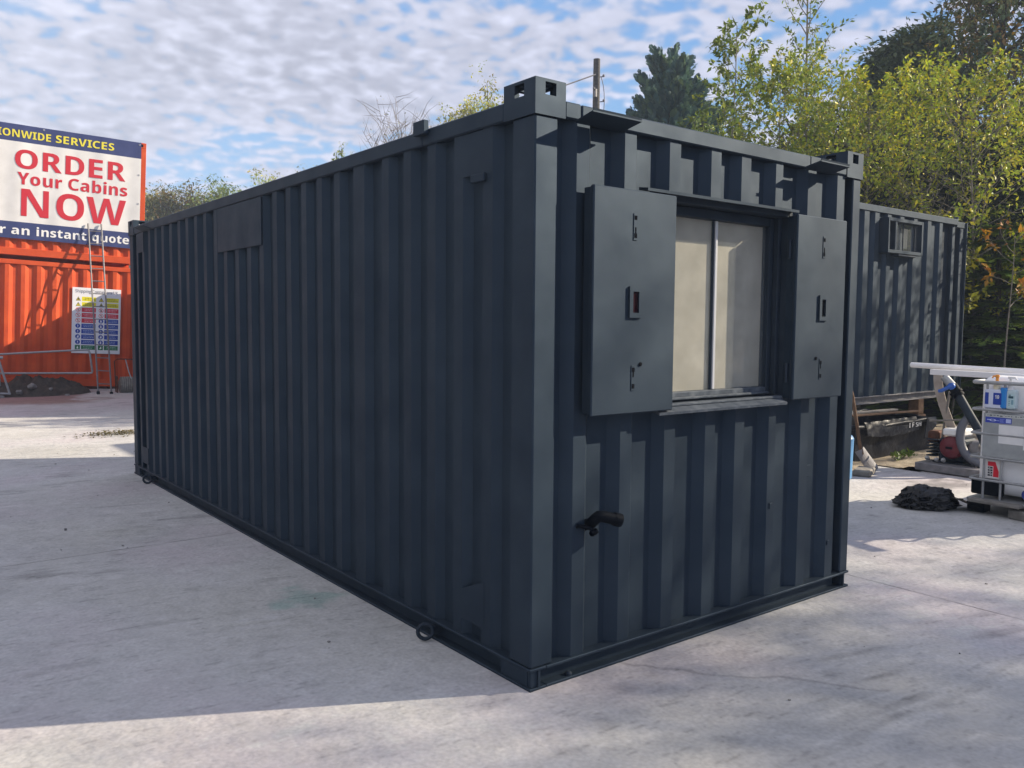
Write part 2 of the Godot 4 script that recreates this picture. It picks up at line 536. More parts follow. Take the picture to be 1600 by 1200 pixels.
func make_yard():
	var g := MB.new()
	# earth under everything, out to the horizon, with the rise behind the yard
	var xs := [-500.0, -60.0, -20.0, 0.0, 20.0, 60.0, 500.0]
	var zs := [500.0, 60.0, 10.0, -12.75, -24.0, -60.0, -500.0]
	for i in xs.size() - 1:
		for j in zs.size() - 1:
			var c := []
			for q in [[0, 0], [1, 0], [1, 1], [0, 1]]:
				var x: float = xs[i + q[0]]
				var z: float = zs[j + q[1]]
				c.append(Vector3(x, ground_height(x, z) - 0.045, z))
			g.quad(c[0], c[1], c[2], c[3])
	structure("ground", g, M.earth)
	var fill := MB.new()
	for q in [[-12.75, 10.1], [-21.5, -12.75]]:
		fill.quad(Vector3(-15, ground_height(0, q[1]) - 0.004, q[1]), Vector3(6.74, ground_height(0, q[1]) - 0.004, q[1]), Vector3(6.74, ground_height(0, q[0]) - 0.004, q[0]), Vector3(-15, ground_height(0, q[0]) - 0.004, q[0]))
	fill.quad(Vector3(6.741, -0.004, 10.1), Vector3(11.3, -0.004, 10.1), Vector3(11.3, -0.004, -1.71), Vector3(6.741, -0.004, -1.71))
	structure("joint_filling", fill, mottled(lin(0.14, 0.135, 0.13), lin(0.34, 0.33, 0.32), 0.95, 1.2, 141))
	var yard := Node3D.new()
	yard.name = "concrete_yard"
	yard.set_meta("kind", "structure")
	add_child(yard)
	var cm := concrete_material()
	var edge := noise(131, 1.7, 3)
	var und := noise(133, 0.5, 3)
	var jx := [-15.0, -10.5, -6.4, -1.95, 2.66, 6.75, 11.3]
	var jz := [10.1, 5.6, -3.4, -8.05, -12.75, -17.4, -21.5]
	for i in jx.size() - 1:
		for j in jz.size() - 1:
			var x0: float = jx[i]
			var x1: float = jx[i + 1]
			var z0: float = jz[j + 1]
			var z1: float = jz[j]
			if x0 > 6.0:
				if z1 < -4.0: continue
				if z0 < -3.0: z0 = -1.72
			elif x0 > 2.0 and z1 < 1.0 and z0 > -5.0:
				pass
			slab(yard, x0, x1, z0, z1, cm, edge, und)
	# loose grit and leaf scraps on the concrete
	var grit := MB.new()
	rng.seed = 900
	for k in 260:
		var x := rng.randf_range(-5, 7)
		var z := rng.randf_range(-11, 1.6)
		if x > -0.1 and x < 2.6 and z < 0.1 and z > -6.6: continue
		var r := rng.randf_range(0.002, 0.007) * (1.6 if rng.randf() < 0.1 else 1.0)
		var t := Transform3D(Basis.from_euler(Vector3(rng.randf() * TAU, rng.randf() * TAU, 0)), Vector3(x, ground_height(x, z) + r * 0.5, z))
		grit.box(Vector3(-r, -r * 0.6, -r), Vector3(r, r * 0.6, r * 1.3), r * 0.4, t)
	var go := part(self, "grit", grit, M.stone)
	tag(go, "loose grit and crumbs scattered over the concrete yard", "grit")
	go.set_meta("kind", "stuff")

func slab(parent: Node, x0: float, x1: float, z0: float, z1: float, m: Material, edge: FastNoiseLite, und: FastNoiseLite):
	var gap := 0.001
	var nx := 24
	var nz := 40
	var v := PackedVector3Array()
	var nn := PackedVector3Array()
	var u1 := PackedVector2Array()
	var u2 := PackedVector2Array()
	var idx := PackedInt32Array()
	for j in nz + 1:
		for i in nx + 1:
			var x := lerpf(x0 + gap, x1 - gap, float(i) / nx)
			var z := lerpf(z0 + gap, z1 - gap, float(j) / nz)
			var px := x
			var pz := z
			if i == 0: px += absf(edge.get_noise_2d(x0 * 7.0, z * 2.0)) * 0.008
			if i == nx: px -= absf(edge.get_noise_2d(x1 * 7.0 + 50.0, z * 2.0)) * 0.008
			if j == 0: pz += absf(edge.get_noise_2d(x * 2.0, z0 * 7.0 + 90.0)) * 0.008
			if j == nz: pz -= absf(edge.get_noise_2d(x * 2.0, z1 * 7.0 + 20.0)) * 0.008
			var y := ground_height(px, pz)
			v.append(Vector3(px, y, pz))
			nn.append(Vector3(und.get_noise_2d(px, pz) * 0.03, 1, und.get_noise_2d(px + 60.0, pz) * 0.03).normalized())
			u1.append(Vector2(px, pz) / 2.3)
			u2.append(Vector2((px + 15.0) / 28.0, (pz + 17.5) / 28.0))
	for j in nz:
		for i in nx:
			var a := j * (nx + 1) + i
			var b := a + 1
			var c := a + nx + 2
			var d := a + nx + 1
			for t in [a, b, c, a, c, d]: idx.append(t)
	# the sides of the slab
	var rim := []
	for i in nx + 1: rim.append(i)
	for j in range(1, nz + 1): rim.append(j * (nx + 1) + nx)
	for i in range(nx - 1, -1, -1): rim.append(nz * (nx + 1) + i)
	for j in range(nz - 1, 0, -1): rim.append(j * (nx + 1))
	for k in rim.size():
		var a: int = rim[k]
		var b: int = rim[(k + 1) % rim.size()]
		var d := (v[b] - v[a])
		var side := d.cross(Vector3.UP).normalized()
		var s := v.size()
		for q in [v[a], v[b], v[b] + Vector3(0, -0.045, 0), v[a] + Vector3(0, -0.045, 0)]:
			v.append(q); nn.append(side)
			u1.append(Vector2(q.x + q.y, q.z) / 2.3); u2.append(Vector2((q.x + 15.0) / 28.0, (q.z + 17.5) / 28.0))
		for t in [s, s + 2, s + 1, s, s + 3, s + 2]: idx.append(t)
	var arr := []
	arr.resize(Mesh.ARRAY_MAX)
	arr[Mesh.ARRAY_VERTEX] = v; arr[Mesh.ARRAY_NORMAL] = nn; arr[Mesh.ARRAY_TEX_UV] = u1; arr[Mesh.ARRAY_TEX_UV2] = u2; arr[Mesh.ARRAY_INDEX] = idx
	var tg := PackedFloat32Array()
	for q in v.size(): tg.append_array(PackedFloat32Array([1.0, 0.0, 0.0, 1.0]))
	arr[Mesh.ARRAY_TANGENT] = tg
	var am := ArrayMesh.new()
	am.add_surface_from_arrays(Mesh.PRIMITIVE_TRIANGLES, arr)
	am.surface_set_material(0, m)
	var o := MeshInstance3D.new()
	o.mesh = am; o.name = "slab"
	parent.add_child(o, true)

# ---------------------------------------------------------------- corrugated sheets
# prof: (along, depth) points in order; place: maps (along, depth, height) to a point. The sheet between the limits lo..hi along and y0..y1.
func sheet(mb: MB, prof: Array, lo: float, hi: float, y0: float, y1: float, place: Callable, flip := false):
	for i in prof.size() - 1:
		var a: Vector2 = prof[i]
		var b: Vector2 = prof[i + 1]
		if b.x <= lo or a.x >= hi: continue
		if a.x < lo: a = a.lerp(b, (lo - a.x) / (b.x - a.x))
		if b.x > hi: b = a.lerp(b, (hi - a.x) / (b.x - a.x))
		var c := [place.call(a.x, a.y, y0), place.call(b.x, b.y, y0), place.call(b.x, b.y, y1), place.call(a.x, a.y, y1)]
		if flip: mb.quad(c[1], c[0], c[3], c[2])
		else: mb.quad(c[0], c[1], c[2], c[3])

func rib_profile(ribs: Array, start: float, end: float, out: float, back: float, slope: float) -> Array:
	var p := [Vector2(start, back)]
	for r in ribs:
		p.append(Vector2(r.x - slope, back)); p.append(Vector2(r.x, out))
		p.append(Vector2(r.y, out)); p.append(Vector2(r.y + slope, back))
	p.append(Vector2(end, back))
	return p

func ibeam(mb: MB, lo: Vector3, hi: Vector3, along: int, out_sign: float, out_axis: int, web_in := 0.045):
	# flanges 12 mm thick, web set back from the outer face
	var a := lo
	var b := hi
	b.y = lo.y + 0.012
	mb.box(a, b, 0.002)
	a = lo; b = hi
	a.y = hi.y - 0.012
	mb.box(a, b, 0.002)
	a = lo; b = hi
	a.y = lo.y + 0.012; b.y = hi.y - 0.012
	if out_sign < 0.0:
		a[out_axis] = lo[out_axis] + web_in; b[out_axis] = a[out_axis] + 0.012
	else:
		b[out_axis] = hi[out_axis] - web_in; a[out_axis] = b[out_axis] - 0.012
	mb.box(a, b, 0.0)

func holed_plate(mb: MB, lo: Vector3, hi: Vector3, hlo: Vector3, hhi: Vector3, k: int, bev := 0.0):
	# a plate across axis k with a rectangular hole, from four bars
	var i := 0 if k != 0 else 2
	var j := 1
	if k == 1:
		i = 0; j = 2
	var a := lo
	var b := hi
	b[i] = hlo[i]
	mb.box(a, b, bev)
	a = lo; b = hi
	a[i] = hhi[i]
	mb.box(a, b, bev)
	a = lo; b = hi
	a[i] = hlo[i]; b[i] = hhi[i]; b[j] = hlo[j]
	mb.box(a, b, 0.0)
	a = lo; b = hi
	a[i] = hlo[i]; b[i] = hhi[i]; a[j] = hhi[j]
	mb.box(a, b, 0.0)

func casting(cab: Node3D, x0: float, x1: float, z0: float, z1: float, y0: float, y1: float):
	# cast corner block with a hole in each outer face and one on top
	var mb := MB.new()
	var t := 0.024
	var cx := (x0 + x1) * 0.5
	var cz := (z0 + z1) * 0.5
	var hy0 := y0 + 0.082
	var hy1 := y1 - 0.012
	holed_plate(mb, Vector3(x0, y0, z1 - t), Vector3(x1, y1, z1), Vector3(cx - 0.029, hy0, z1 - t), Vector3(cx + 0.029, hy1, z1), 2)
	holed_plate(mb, Vector3(x0, y0, z0), Vector3(x1, y1, z0 + t), Vector3(cx - 0.029, hy0, z0), Vector3(cx + 0.029, hy1, z0 + t), 2)
	holed_plate(mb, Vector3(x0, y0, z0 + t), Vector3(x0 + t, y1, z1 - t), Vector3(x0, hy0, cz - 0.031), Vector3(x0 + t, hy1, cz + 0.031), 0)
	holed_plate(mb, Vector3(x1 - t, y0, z0 + t), Vector3(x1, y1, z1 - t), Vector3(x1 - t, hy0, cz - 0.031), Vector3(x1, hy1, cz + 0.031), 0)
	holed_plate(mb, Vector3(x0 + t, y1 - 0.020, z0 + t), Vector3(x1 - t, y1 - 0.002, z1 - t), Vector3(cx - 0.03, y1, cz - 0.055), Vector3(cx + 0.03, y1, cz + 0.055), 1)
	mb.box(Vector3(x0 + t, y0, z0 + t), Vector3(x1 - t, y0 + 0.078, z1 - t), 0.0)
	part(cab, "corner_casting", mb, M.paint)

# ---------------------------------------------------------------- the main cabin
func make_cabin():
	var W := 2.444
	var L := 6.42
	var T := 2.392     # underside of the top rails
	var H := 2.537
	var cab := thing("site_cabin", "dark anthracite steel site cabin with open window shutters, filling the middle of the yard", "cabin")
	# skid of I-beams
	var mb := MB.new()
	ibeam(mb, Vector3(0, 0.0, -L), Vector3(0.09, 0.096, 0), 2, -1.0, 0)
	mb.box(Vector3(0.007, 0.012, -0.214), Vector3(0.06, 0.084, -0.030), 0.002)
	mb.box(Vector3(0.007, 0.012, -L + 0.012), Vector3(0.06, 0.084, -L + 0.19), 0.002)
	part(cab, "skid_beam", mb, M.paint)
	mb = MB.new()
	ibeam(mb, Vector3(W - 0.09, 0.0, -L), Vector3(W, 0.096, 0), 2, 1.0, 0)
	part(cab, "skid_beam", mb, M.paint)
	mb = MB.new()
	ibeam(mb, Vector3(0.0915, 0.001, -0.09), Vector3(W - 0.0915, 0.095, 0.0005), 0, 1.0, 2, 0.05)
	mb.box(Vector3(0.010, 0.0125, -0.030), Vector3(0.060, 0.0835, -0.008), 0.002)
	mb.box(Vector3(W - 0.060, 0.0125, -0.060), Vector3(W - 0.035, 0.0835, -0.012), 0.002)
	part(cab, "skid_beam", mb, M.paint)
	mb = MB.new()
	ibeam(mb, Vector3(0.0915, 0.001, -L), Vector3(W - 0.0915, 0.095, -L + 0.09), 0, -1.0, 2, 0.05)
	part(cab, "skid_beam", mb, M.paint)
	var bolt := MB.new()
	bolt.lathe([Vector2(0.0, 0.0), Vector2(0.016, 0.0), Vector2(0.016, 0.010), Vector2(0.010, 0.016), Vector2(0.0, 0.017)], Transform3D(Basis.IDENTITY, Vector3(0.235, 0.012, -0.022)), 6)
	part(cab, "bolt", bolt, M.frame_dark)
	mb = MB.new()
	mb.box(Vector3(0.07, 0.10, -L + 0.07), Vector3(W - 0.07, 0.13, -0.11), 0.0)
	part(cab, "floor", mb, M.wood)
	# lifting rings on the long side
	for q in [[-0.755, -0.50, 0.050], [-5.74, -0.40, 0.046]]:
		mb = MB.new()
		mb.ring(Transform3D(Basis(Vector3.UP, q[1]), Vector3(-0.045, q[2], q[0])), 0.037, 0.010)
		mb.box(Vector3(-0.010, 0.03, q[0] - 0.012), Vector3(0.044, 0.072, q[0] + 0.012), 0.003)
		part(cab, "lifting_ring", mb, M.frame_dark)
	# posts
	mb = MB.new()
	mb.box(Vector3(0.007, 0.0965, -0.158), Vector3(0.128, T, -0.007), 0.006)
	part(cab, "corner_post", mb, M.paint)
	mb = MB.new()
	mb.box(Vector3(2.356, 0.0965, -0.15), Vector3(W - 0.007, T, -0.007), 0.006)
	part(cab, "corner_post", mb, M.paint)
	mb = MB.new()
	mb.box(Vector3(0.007, 0.0965, -L + 0.007), Vector3(0.12, T, -L + 0.135), 0.006)
	part(cab, "corner_post", mb, M.paint)
	mb = MB.new()
	mb.box(Vector3(W - 0.12, 0.0965, -L + 0.007), Vector3(W - 0.007, T, -L + 0.16), 0.006)
	part(cab, "corner_post", mb, M.paint)
	mb = MB.new()
	mb.box(Vector3(0.009, 0.0965, -L + 0.255), Vector3(0.10, T, -L + 0.315), 0.004)
	part(cab, "door_post", mb, M.paint)
	for q in [[0.0, 0.162, -0.21, 0.0], [W - 0.164, W, -0.21, 0.0], [0.0, 0.162, -L, -L + 0.2], [W - 0.164, W, -L, -L + 0.2]]:
		casting(cab, q[0], q[1], q[2], q[3], T, H)
	# top rails with their welded joints
	var rail := func(lo: Vector3, hi: Vector3):
		var r := MB.new()
		r.box(lo, hi, 0.006)
		part(cab, "top_rail", r, M.paint)
	rail.call(Vector3(0.163, T + 0.006, -0.062), Vector3(0.253, 2.466, -0.003))
	rail.call(Vector3(0.2545, T + 0.003, -0.062), Vector3(1.921, 2.464, -0.001))
	rail.call(Vector3(1.9225, T + 0.006, -0.062), Vector3(W - 0.165, 2.465, -0.003))
	rail.call(Vector3(0.001, T + 0.004, -0.86), Vector3(0.062, 2.472, -0.212))
	rail.call(Vector3(0.003, T + 0.006, -L + 0.202), Vector3(0.062, 2.472, -0.8615))
	rail.call(Vector3(W - 0.062, T + 0.004, -L + 0.202), Vector3(W - 0.002, 2.472, -0.212))
	rail.call(Vector3(0.163, T + 0.004, -L + 0.002), Vector3(W - 0.165, 2.466, -L + 0.062))
	mb = MB.new()
	mb.box(Vector3(0.063, 2.405, -L + 0.063), Vector3(W - 0.063, 2.45, -0.063), 0.0)
	part(cab, "roof", mb, M.paint)
	# end wall with the window opening
	var ox0 := 0.79
	var ox1 := 1.735
	var oy0 := 1.165
	var oy1 := 2.130
	var ribs := []
	for r in [Vector2(0.238, 0.309), Vector2(0.522, 0.594), Vector2(0.814, 0.890), Vector2(1.111, 1.185), Vector2(1.345, 1.420), Vector2(1.630, 1.692), Vector2(1.921, 1.996), Vector2(2.205, 2.278)]: ribs.append(r)
	var prof := rib_profile(ribs, 0.11, 2.37, -0.013, -0.056, 0.046)
	var onto_end := func(a: float, d: float, y: float) -> Vector3: return Vector3(a, y, d)
	mb = MB.new()
	sheet(mb, prof, 0.11, 2.37, 0.094, oy0, onto_end)
	sheet(mb, prof, 0.11, 2.37, oy1, T + 0.03, onto_end)
	sheet(mb, prof, 0.11, ox0, oy0, oy1, onto_end)
	sheet(mb, prof, ox1, 2.37, oy0, oy1, onto_end)
	part(cab, "end_wall", mb, M.paint)
	# long side
	var zc := [0.371, 0.600, 0.833, 1.060, 1.285, 1.580, 1.850, 2.085, 2.308, 2.547, 2.770, 3.007, 3.243, 3.480, 3.726, 3.943, 4.192, 4.420, 4.653, 4.876, 5.120, 5.368, 5.591, 5.813, 6.03]
	ribs = []
	for z in zc:
		var c: float = (z + 2.672) * 0.989 - 2.672
		var half := 0.062 if z == 1.580 else 0.036
		ribs.append(Vector2(c - half, c + half))
	prof = rib_profile(ribs, 0.14, L - 0.28, 0.013, 0.050, 0.034)
	var onto_side := func(a: float, d: float, y: float) -> Vector3: return Vector3(d, y, -a)
	mb = MB.new()
	sheet(mb, prof, 0.14, L - 0.28, 0.094, T + 0.03, onto_side, true)
	part(cab, "side_wall", mb, M.paint)
	mb = MB.new()
	sheet(mb, rib_profile(ribs, 0.14, L - 0.14, -0.013, -0.050, 0.034), 0.14, L - 0.14, 0.094, T + 0.03, func(a: float, d: float, y: float) -> Vector3: return Vector3(W + d, y, -a))
	part(cab, "side_wall", mb, M.paint)
	mb = MB.new()
	mb.box(Vector3(0.12, 0.0965, -L + 0.03), Vector3(W - 0.12, T, -L + 0.06), 0.0)
	part(cab, "rear_wall", mb, M.paint)
	mb = MB.new()
	mb.box(Vector3(0.062, 0.0965, -L + 0.135), Vector3(0.09, T, -L + 0.255), 0.0)
	part(cab, "door_gap", mb, M.dark_gap)
	# plates let into the corrugation
	mb = MB.new()
	mb.box(Vector3(0.004, 2.069, -3.80), Vector3(0.0115, T + 0.001, -2.925), 0.002)
	part(cab, "blanking_plate", mb, M.paint)
	mb = MB.new()
	mb.box(Vector3(0.0122, 2.205, -0.566), Vector3(0.018, T + 0.001, -0.302), 0.0005)
	part(cab, "filler_plate", mb, M.paint)
	mb = MB.new()
	mb.box(Vector3(-0.003, 2.168, -0.452), Vector3(0.020, 2.2045, -0.348), 0.004)
	part(cab, "vent_hood", mb, M.paint)
	mb = MB.new()
	mb.prism([Vector3(0.0122, 0.17, -0.535), Vector3(0.0122, 0.17, -0.350), Vector3(0.0122, 0.385, -0.350), Vector3(0.0122, 0.310, -0.535)], Vector3(0.005, 0, 0))
	part(cab, "filler_plate", mb, M.paint)
	mb = MB.new()
	mb.box(Vector3(0.006, 2.207, -L + 0.315), Vector3(0.0118, T + 0.001, -L + 0.525), 0.002)
	part(cab, "filler_plate", mb, M.paint)
	mb = MB.new()
	mb.box(Vector3(0.006, 0.155, -L + 0.315), Vector3(0.0118, 0.315, -L + 0.525), 0.002)
	part(cab, "filler_plate", mb, M.paint)
	# lugs: a flat one over the long side's rail, two gutters on the end rail, one at the far end
	mb = MB.new()
	mb.box(Vector3(-0.030, 2.442, -0.895), Vector3(0.0, 2.508, -0.797), 0.003)
	part(cab, "rail_lug", mb, M.paint)
	for q in [[0.213, 0.492], [1.845, 2.112]]:
		mb = MB.new()
		mb.prism([Vector3(q[0], 2.386, 0.0005), Vector3(q[1], 2.386, 0.0005), Vector3(q[1] + 0.004, 2.409, 0.112), Vector3(q[0] - 0.002, 2.409, 0.112)], Vector3(0, 0.006, 0))
		mb.prism([Vector3(q[0], 2.414, 0.106), Vector3(q[1] + 0.002, 2.414, 0.106), Vector3(q[1] + 0.002, 2.424, 0.109), Vector3(q[0], 2.424, 0.109)], Vector3(0, 0, 0.004))
		part(cab, "rain_gutter", mb, M.paint)
	mb = MB.new()
	mb.prism([Vector3(-0.0005, 2.400, -5.90), Vector3(-0.0005, 2.400, -5.60), Vector3(-0.075, 2.425, -5.60), Vector3(-0.075, 2.425, -5.90)], Vector3(0, 0.006, 0))
	part(cab, "rain_gutter", mb, M.paint)
	# window
	make_window(cab, ox0, ox1, oy0, oy1)
	make_shutter(cab, 0.262, 0.776, 1.0)
	make_shutter(cab, 1.716, 2.180, -1.0)
	# small plates and pipes on the end wall
	for q in [[2.030, 2.092, 0.694, 0.760, -0.0556], [1.650, 1.678, 0.57, 0.60, -0.0125], [2.216, 2.240, 0.285, 0.31, -0.0125]]:
		mb = MB.new()
		mb.box(Vector3(q[0], q[2], q[4]), Vector3(q[1], q[3], q[4] + 0.006), 0.002)
		part(cab, "cover_plate", mb, M.paint)
	mb = MB.new()
	mb.tube([Vector3(0.345, 0.655, -0.060), Vector3(0.345, 0.672, -0.012), Vector3(0.343, 0.700, 0.022), Vector3(0.352, 0.712, 0.034), Vector3(0.368, 0.711, 0.042), Vector3(0.448, 0.688, 0.070)], 0.025, 0.026, 14, false)
	mb.tube([Vector3(0.418, 0.6965, 0.0595), Vector3(0.449, 0.6877, 0.0704)], 0.030, 0.030, 14, false)
	var inner := MB.new()
	inner.tube([Vector3(0.39, 0.7045, 0.0497), Vector3(0.446, 0.6885, 0.0693)], 0.022, 0.022, 14)
	part_of(cab, "waste_pipe", [[mb, M.black_plastic], [inner, M.dark_gap]])
	mb = MB.new()
	mb.tube([Vector3(0.252, 0.645, -0.056), Vector3(0.268, 0.672, -0.01), Vector3(0.282, 0.672, 0.006), Vector3(0.330, 0.655, 0.018)], 0.008, 0.009, 8)
	mb.lathe([Vector2(0, 0), Vector2(0.014, 0.001), Vector2(0.014, 0.030), Vector2(0.010, 0.036), Vector2(0, 0.036)], Transform3D(Basis(Vector3(0, 0, 1), 1.9), Vector3(0.352, 0.646, 0.02)), 12)
	part(cab, "water_tap", mb, M.black_plastic)

func make_window(cab: Node3D, x0: float, x1: float, y0: float, y1: float):
	var f := MB.new()
	var zb := -0.165
	var zf := 0.010
	# steel reveal all round
	f.box(Vector3(x0 - 0.02, y0 - 0.02, zb), Vector3(x0 + 0.012, y1 + 0.02, zf), 0.003)
	f.box(Vector3(x1 - 0.012, y0 - 0.02, zb), Vector3(x1 + 0.02, y1 + 0.02, zf), 0.003)
	f.box(Vector3(x0 + 0.0125, y1 - 0.012, zb), Vector3(x1 - 0.0125, y1 + 0.019, zf - 0.001), 0.003)
	f.box(Vector3(x0 + 0.0125, y0 - 0.019, zb), Vector3(x1 - 0.0125, y0 + 0.012, zf - 0.001), 0.003)
	# stepped inner frame round the glass
	var gx0 := 0.862
	var gx1 := 1.662
	var gy0 := 1.222
	var gy1 := 2.072
	f.box(Vector3(x0 + 0.013, y0 + 0.013, -0.120), Vector3(gx0, y1 - 0.013, -0.062), 0.003)
	f.box(Vector3(gx1, y0 + 0.013, -0.120), Vector3(x1 - 0.013, y1 - 0.013, -0.062), 0.003)
	f.box(Vector3(gx0 + 0.0005, gy1, -0.1195), Vector3(gx1 - 0.0005, y1 - 0.0135, -0.0625), 0.003)
	f.box(Vector3(gx1 + 0.030, y0 + 0.013, -0.0615), Vector3(x1 - 0.013, y1 - 0.013, -0.030), 0.003)
	var w := part(cab, "window", f, M.frame_dark)
	var t := MB.new()
	t.box(Vector3(gx0 + 0.001, y0 + 0.0135, -0.1195), Vector3(gx1 - 0.001, gy0, -0.0625), 0.003)
	t.box(Vector3(gx0 + 0.001, y0 + 0.022, -0.062), Vector3(gx1 - 0.001, y0 + 0.034, -0.040), 0.003)
	part(w, "sliding_track", t, M.alu_dull)
	t = MB.new()
	t.box(Vector3(1.246, gy0 + 0.001, -0.104), Vector3(1.266, gy1 - 0.001, -0.086), 0.003)
	part(w, "mullion", t, M.alu)
	t = MB.new()
	t.box(Vector3(1.235, gy0 + 0.001, -0.106), Vector3(1.2455, gy1 - 0.001, -0.092), 0.002)
	part(w, "sash_stile", t, M.frame_dark)
	for q in [[gx0 + 0.002, 1.234, -0.098], [1.267, gx1 - 0.002, -0.090]]:
		t = MB.new()
		t.box(Vector3(q[0], gy0 + 0.001, q[2] - 0.004), Vector3(q[1], gy1 - 0.001, q[2]), 0.0)
		part(w, "pane", t, M.glass)
	t = MB.new()
	t.box(Vector3(gx0 + 0.001, gy0 + 0.001, -0.124), Vector3(gx1 - 0.001, gy1 - 0.001, -0.1085), 0.0)
	part(w, "blind", t, M.blind)
	# drip strip above and sill below
	t = MB.new()
	t.prism([Vector3(0.600, 2.147, 0.0), Vector3(0.600, 2.139, 0.055), Vector3(0.600, 2.152, 0.056), Vector3(0.600, 2.160, 0.0)], Vector3(1.145, 0, 0))
	part(cab, "drip_strip", t, M.paint)
	t = MB.new()
	t.prism([Vector3(0.700, 1.150, 0.0115), Vector3(0.700, 1.135, 0.058), Vector3(0.700, 1.147, 0.060), Vector3(0.700, 1.165, 0.0115)], Vector3(0.985, 0, 0))
	t.box(Vector3(0.800, 1.166, -0.030), Vector3(1.700, 1.178, 0.016), 0.003)
	part(cab, "sill", t, M.alu_dull)

func make_shutter(cab: Node3D, x0: float, x1: float, side: float):
	var mb := MB.new()
	var y0 := 1.157
	var y1 := 2.130
	mb.box(Vector3(x0, y0, 0.046), Vector3(x1, y1, 0.070), 0.005)
	mb.box(Vector3(x0 + 0.006, y0 + 0.006, 0.0015), Vector3(x1 - 0.006, y1 - 0.006, 0.045), 0.003)
	var s := part(cab, "shutter", mb, M.paint)
	var cx := (x0 + x1) * 0.5 - 0.010
	if side < 0.0: cx = 1.960
	for q in [[1.914, 2.030, 1.0], [1.258, 1.370, -1.0]]:
		var plate := MB.new()
		var hole := MB.new()
		var a: float = q[0]
		var b: float = q[1]
		plate.box(Vector3(cx - 0.0115, a, 0.0705), Vector3(cx + 0.0115, b, 0.0730), 0.001)
		hole.box(Vector3(cx - 0.0082, a + 0.010, 0.0725), Vector3(cx + 0.0082, a + 0.030, 0.0737), 0.0)
		hole.box(Vector3(cx - 0.0082, b - 0.028, 0.0725), Vector3(cx + 0.0082, b - 0.010, 0.0737), 0.0)
		hole.box(Vector3(cx - 0.004, a + (0.030 if q[2] > 0 else 0.060), 0.0725), Vector3(cx + 0.004, b - (0.060 if q[2] > 0 else 0.028), 0.0736), 0.0)
		part_of(s, "lock_slot", [[plate, M.paint], [hole, M.dark_gap]])
	var fr := MB.new()
	var rec := MB.new()
	var hx := cx + 0.004
	holed_plate(fr, Vector3(hx - 0.039, 1.578, 0.0705), Vector3(hx + 0.039, 1.714, 0.0800), Vector3(hx - 0.018, 1.600, 0.07), Vector3(hx + 0.018, 1.692, 0.08), 2)
	rec.box(Vector3(hx - 0.018, 1.600, 0.0702), Vector3(hx + 0.018, 1.692, 0.0716), 0.0)
	part_of(s, "pull_handle", [[fr, M.paint], [rec, M.red_recess if side > 0 else M.dark_gap]])
	var st := MB.new()
	st.lathe([Vector2(0, 0), Vector2(0.009, 0), Vector2(0.009, 0.004), Vector2(0, 0.005)], Transform3D(Basis(Vector3.RIGHT, PI / 2), Vector3(cx + 0.045 * side, 1.374, 0.0705)), 10)
	part(s, "stud", st, M.dark_gap)
	# hinge knuckles beside the opening
	var hxx := x1 + 0.010 if side > 0 else x0 - 0.010
	for y in [1.30, 1.95]:
		var h := MB.new()
		h.tube([Vector3(hxx, y - 0.05, 0.030), Vector3(hxx, y + 0.05, 0.030)], 0.009, 0.009, 10)
		part(s, "hinge", h, M.frame_dark)

# ---------------------------------------------------------------- the red containers with banner, sign, ladder, rails, reel
const RED_AT := Vector3(2.585, 0.0, -16.488)
func red_frame(y: float) -> Transform3D:
	# x runs to the right along the front, y up the front, z out of it; the stack leans a little
	var yaw := 0.106
	var tilt := 0.044
	var ax := Vector3(cos(yaw) * cos(tilt), -sin(tilt), sin(yaw) * cos(tilt))
	var up := Vector3(cos(yaw) * sin(tilt), cos(tilt), sin(yaw) * sin(tilt))
	return Transform3D(Basis(ax, up, ax.cross(up)), Vector3(2.585, 0.12, -16.488) + up * y)

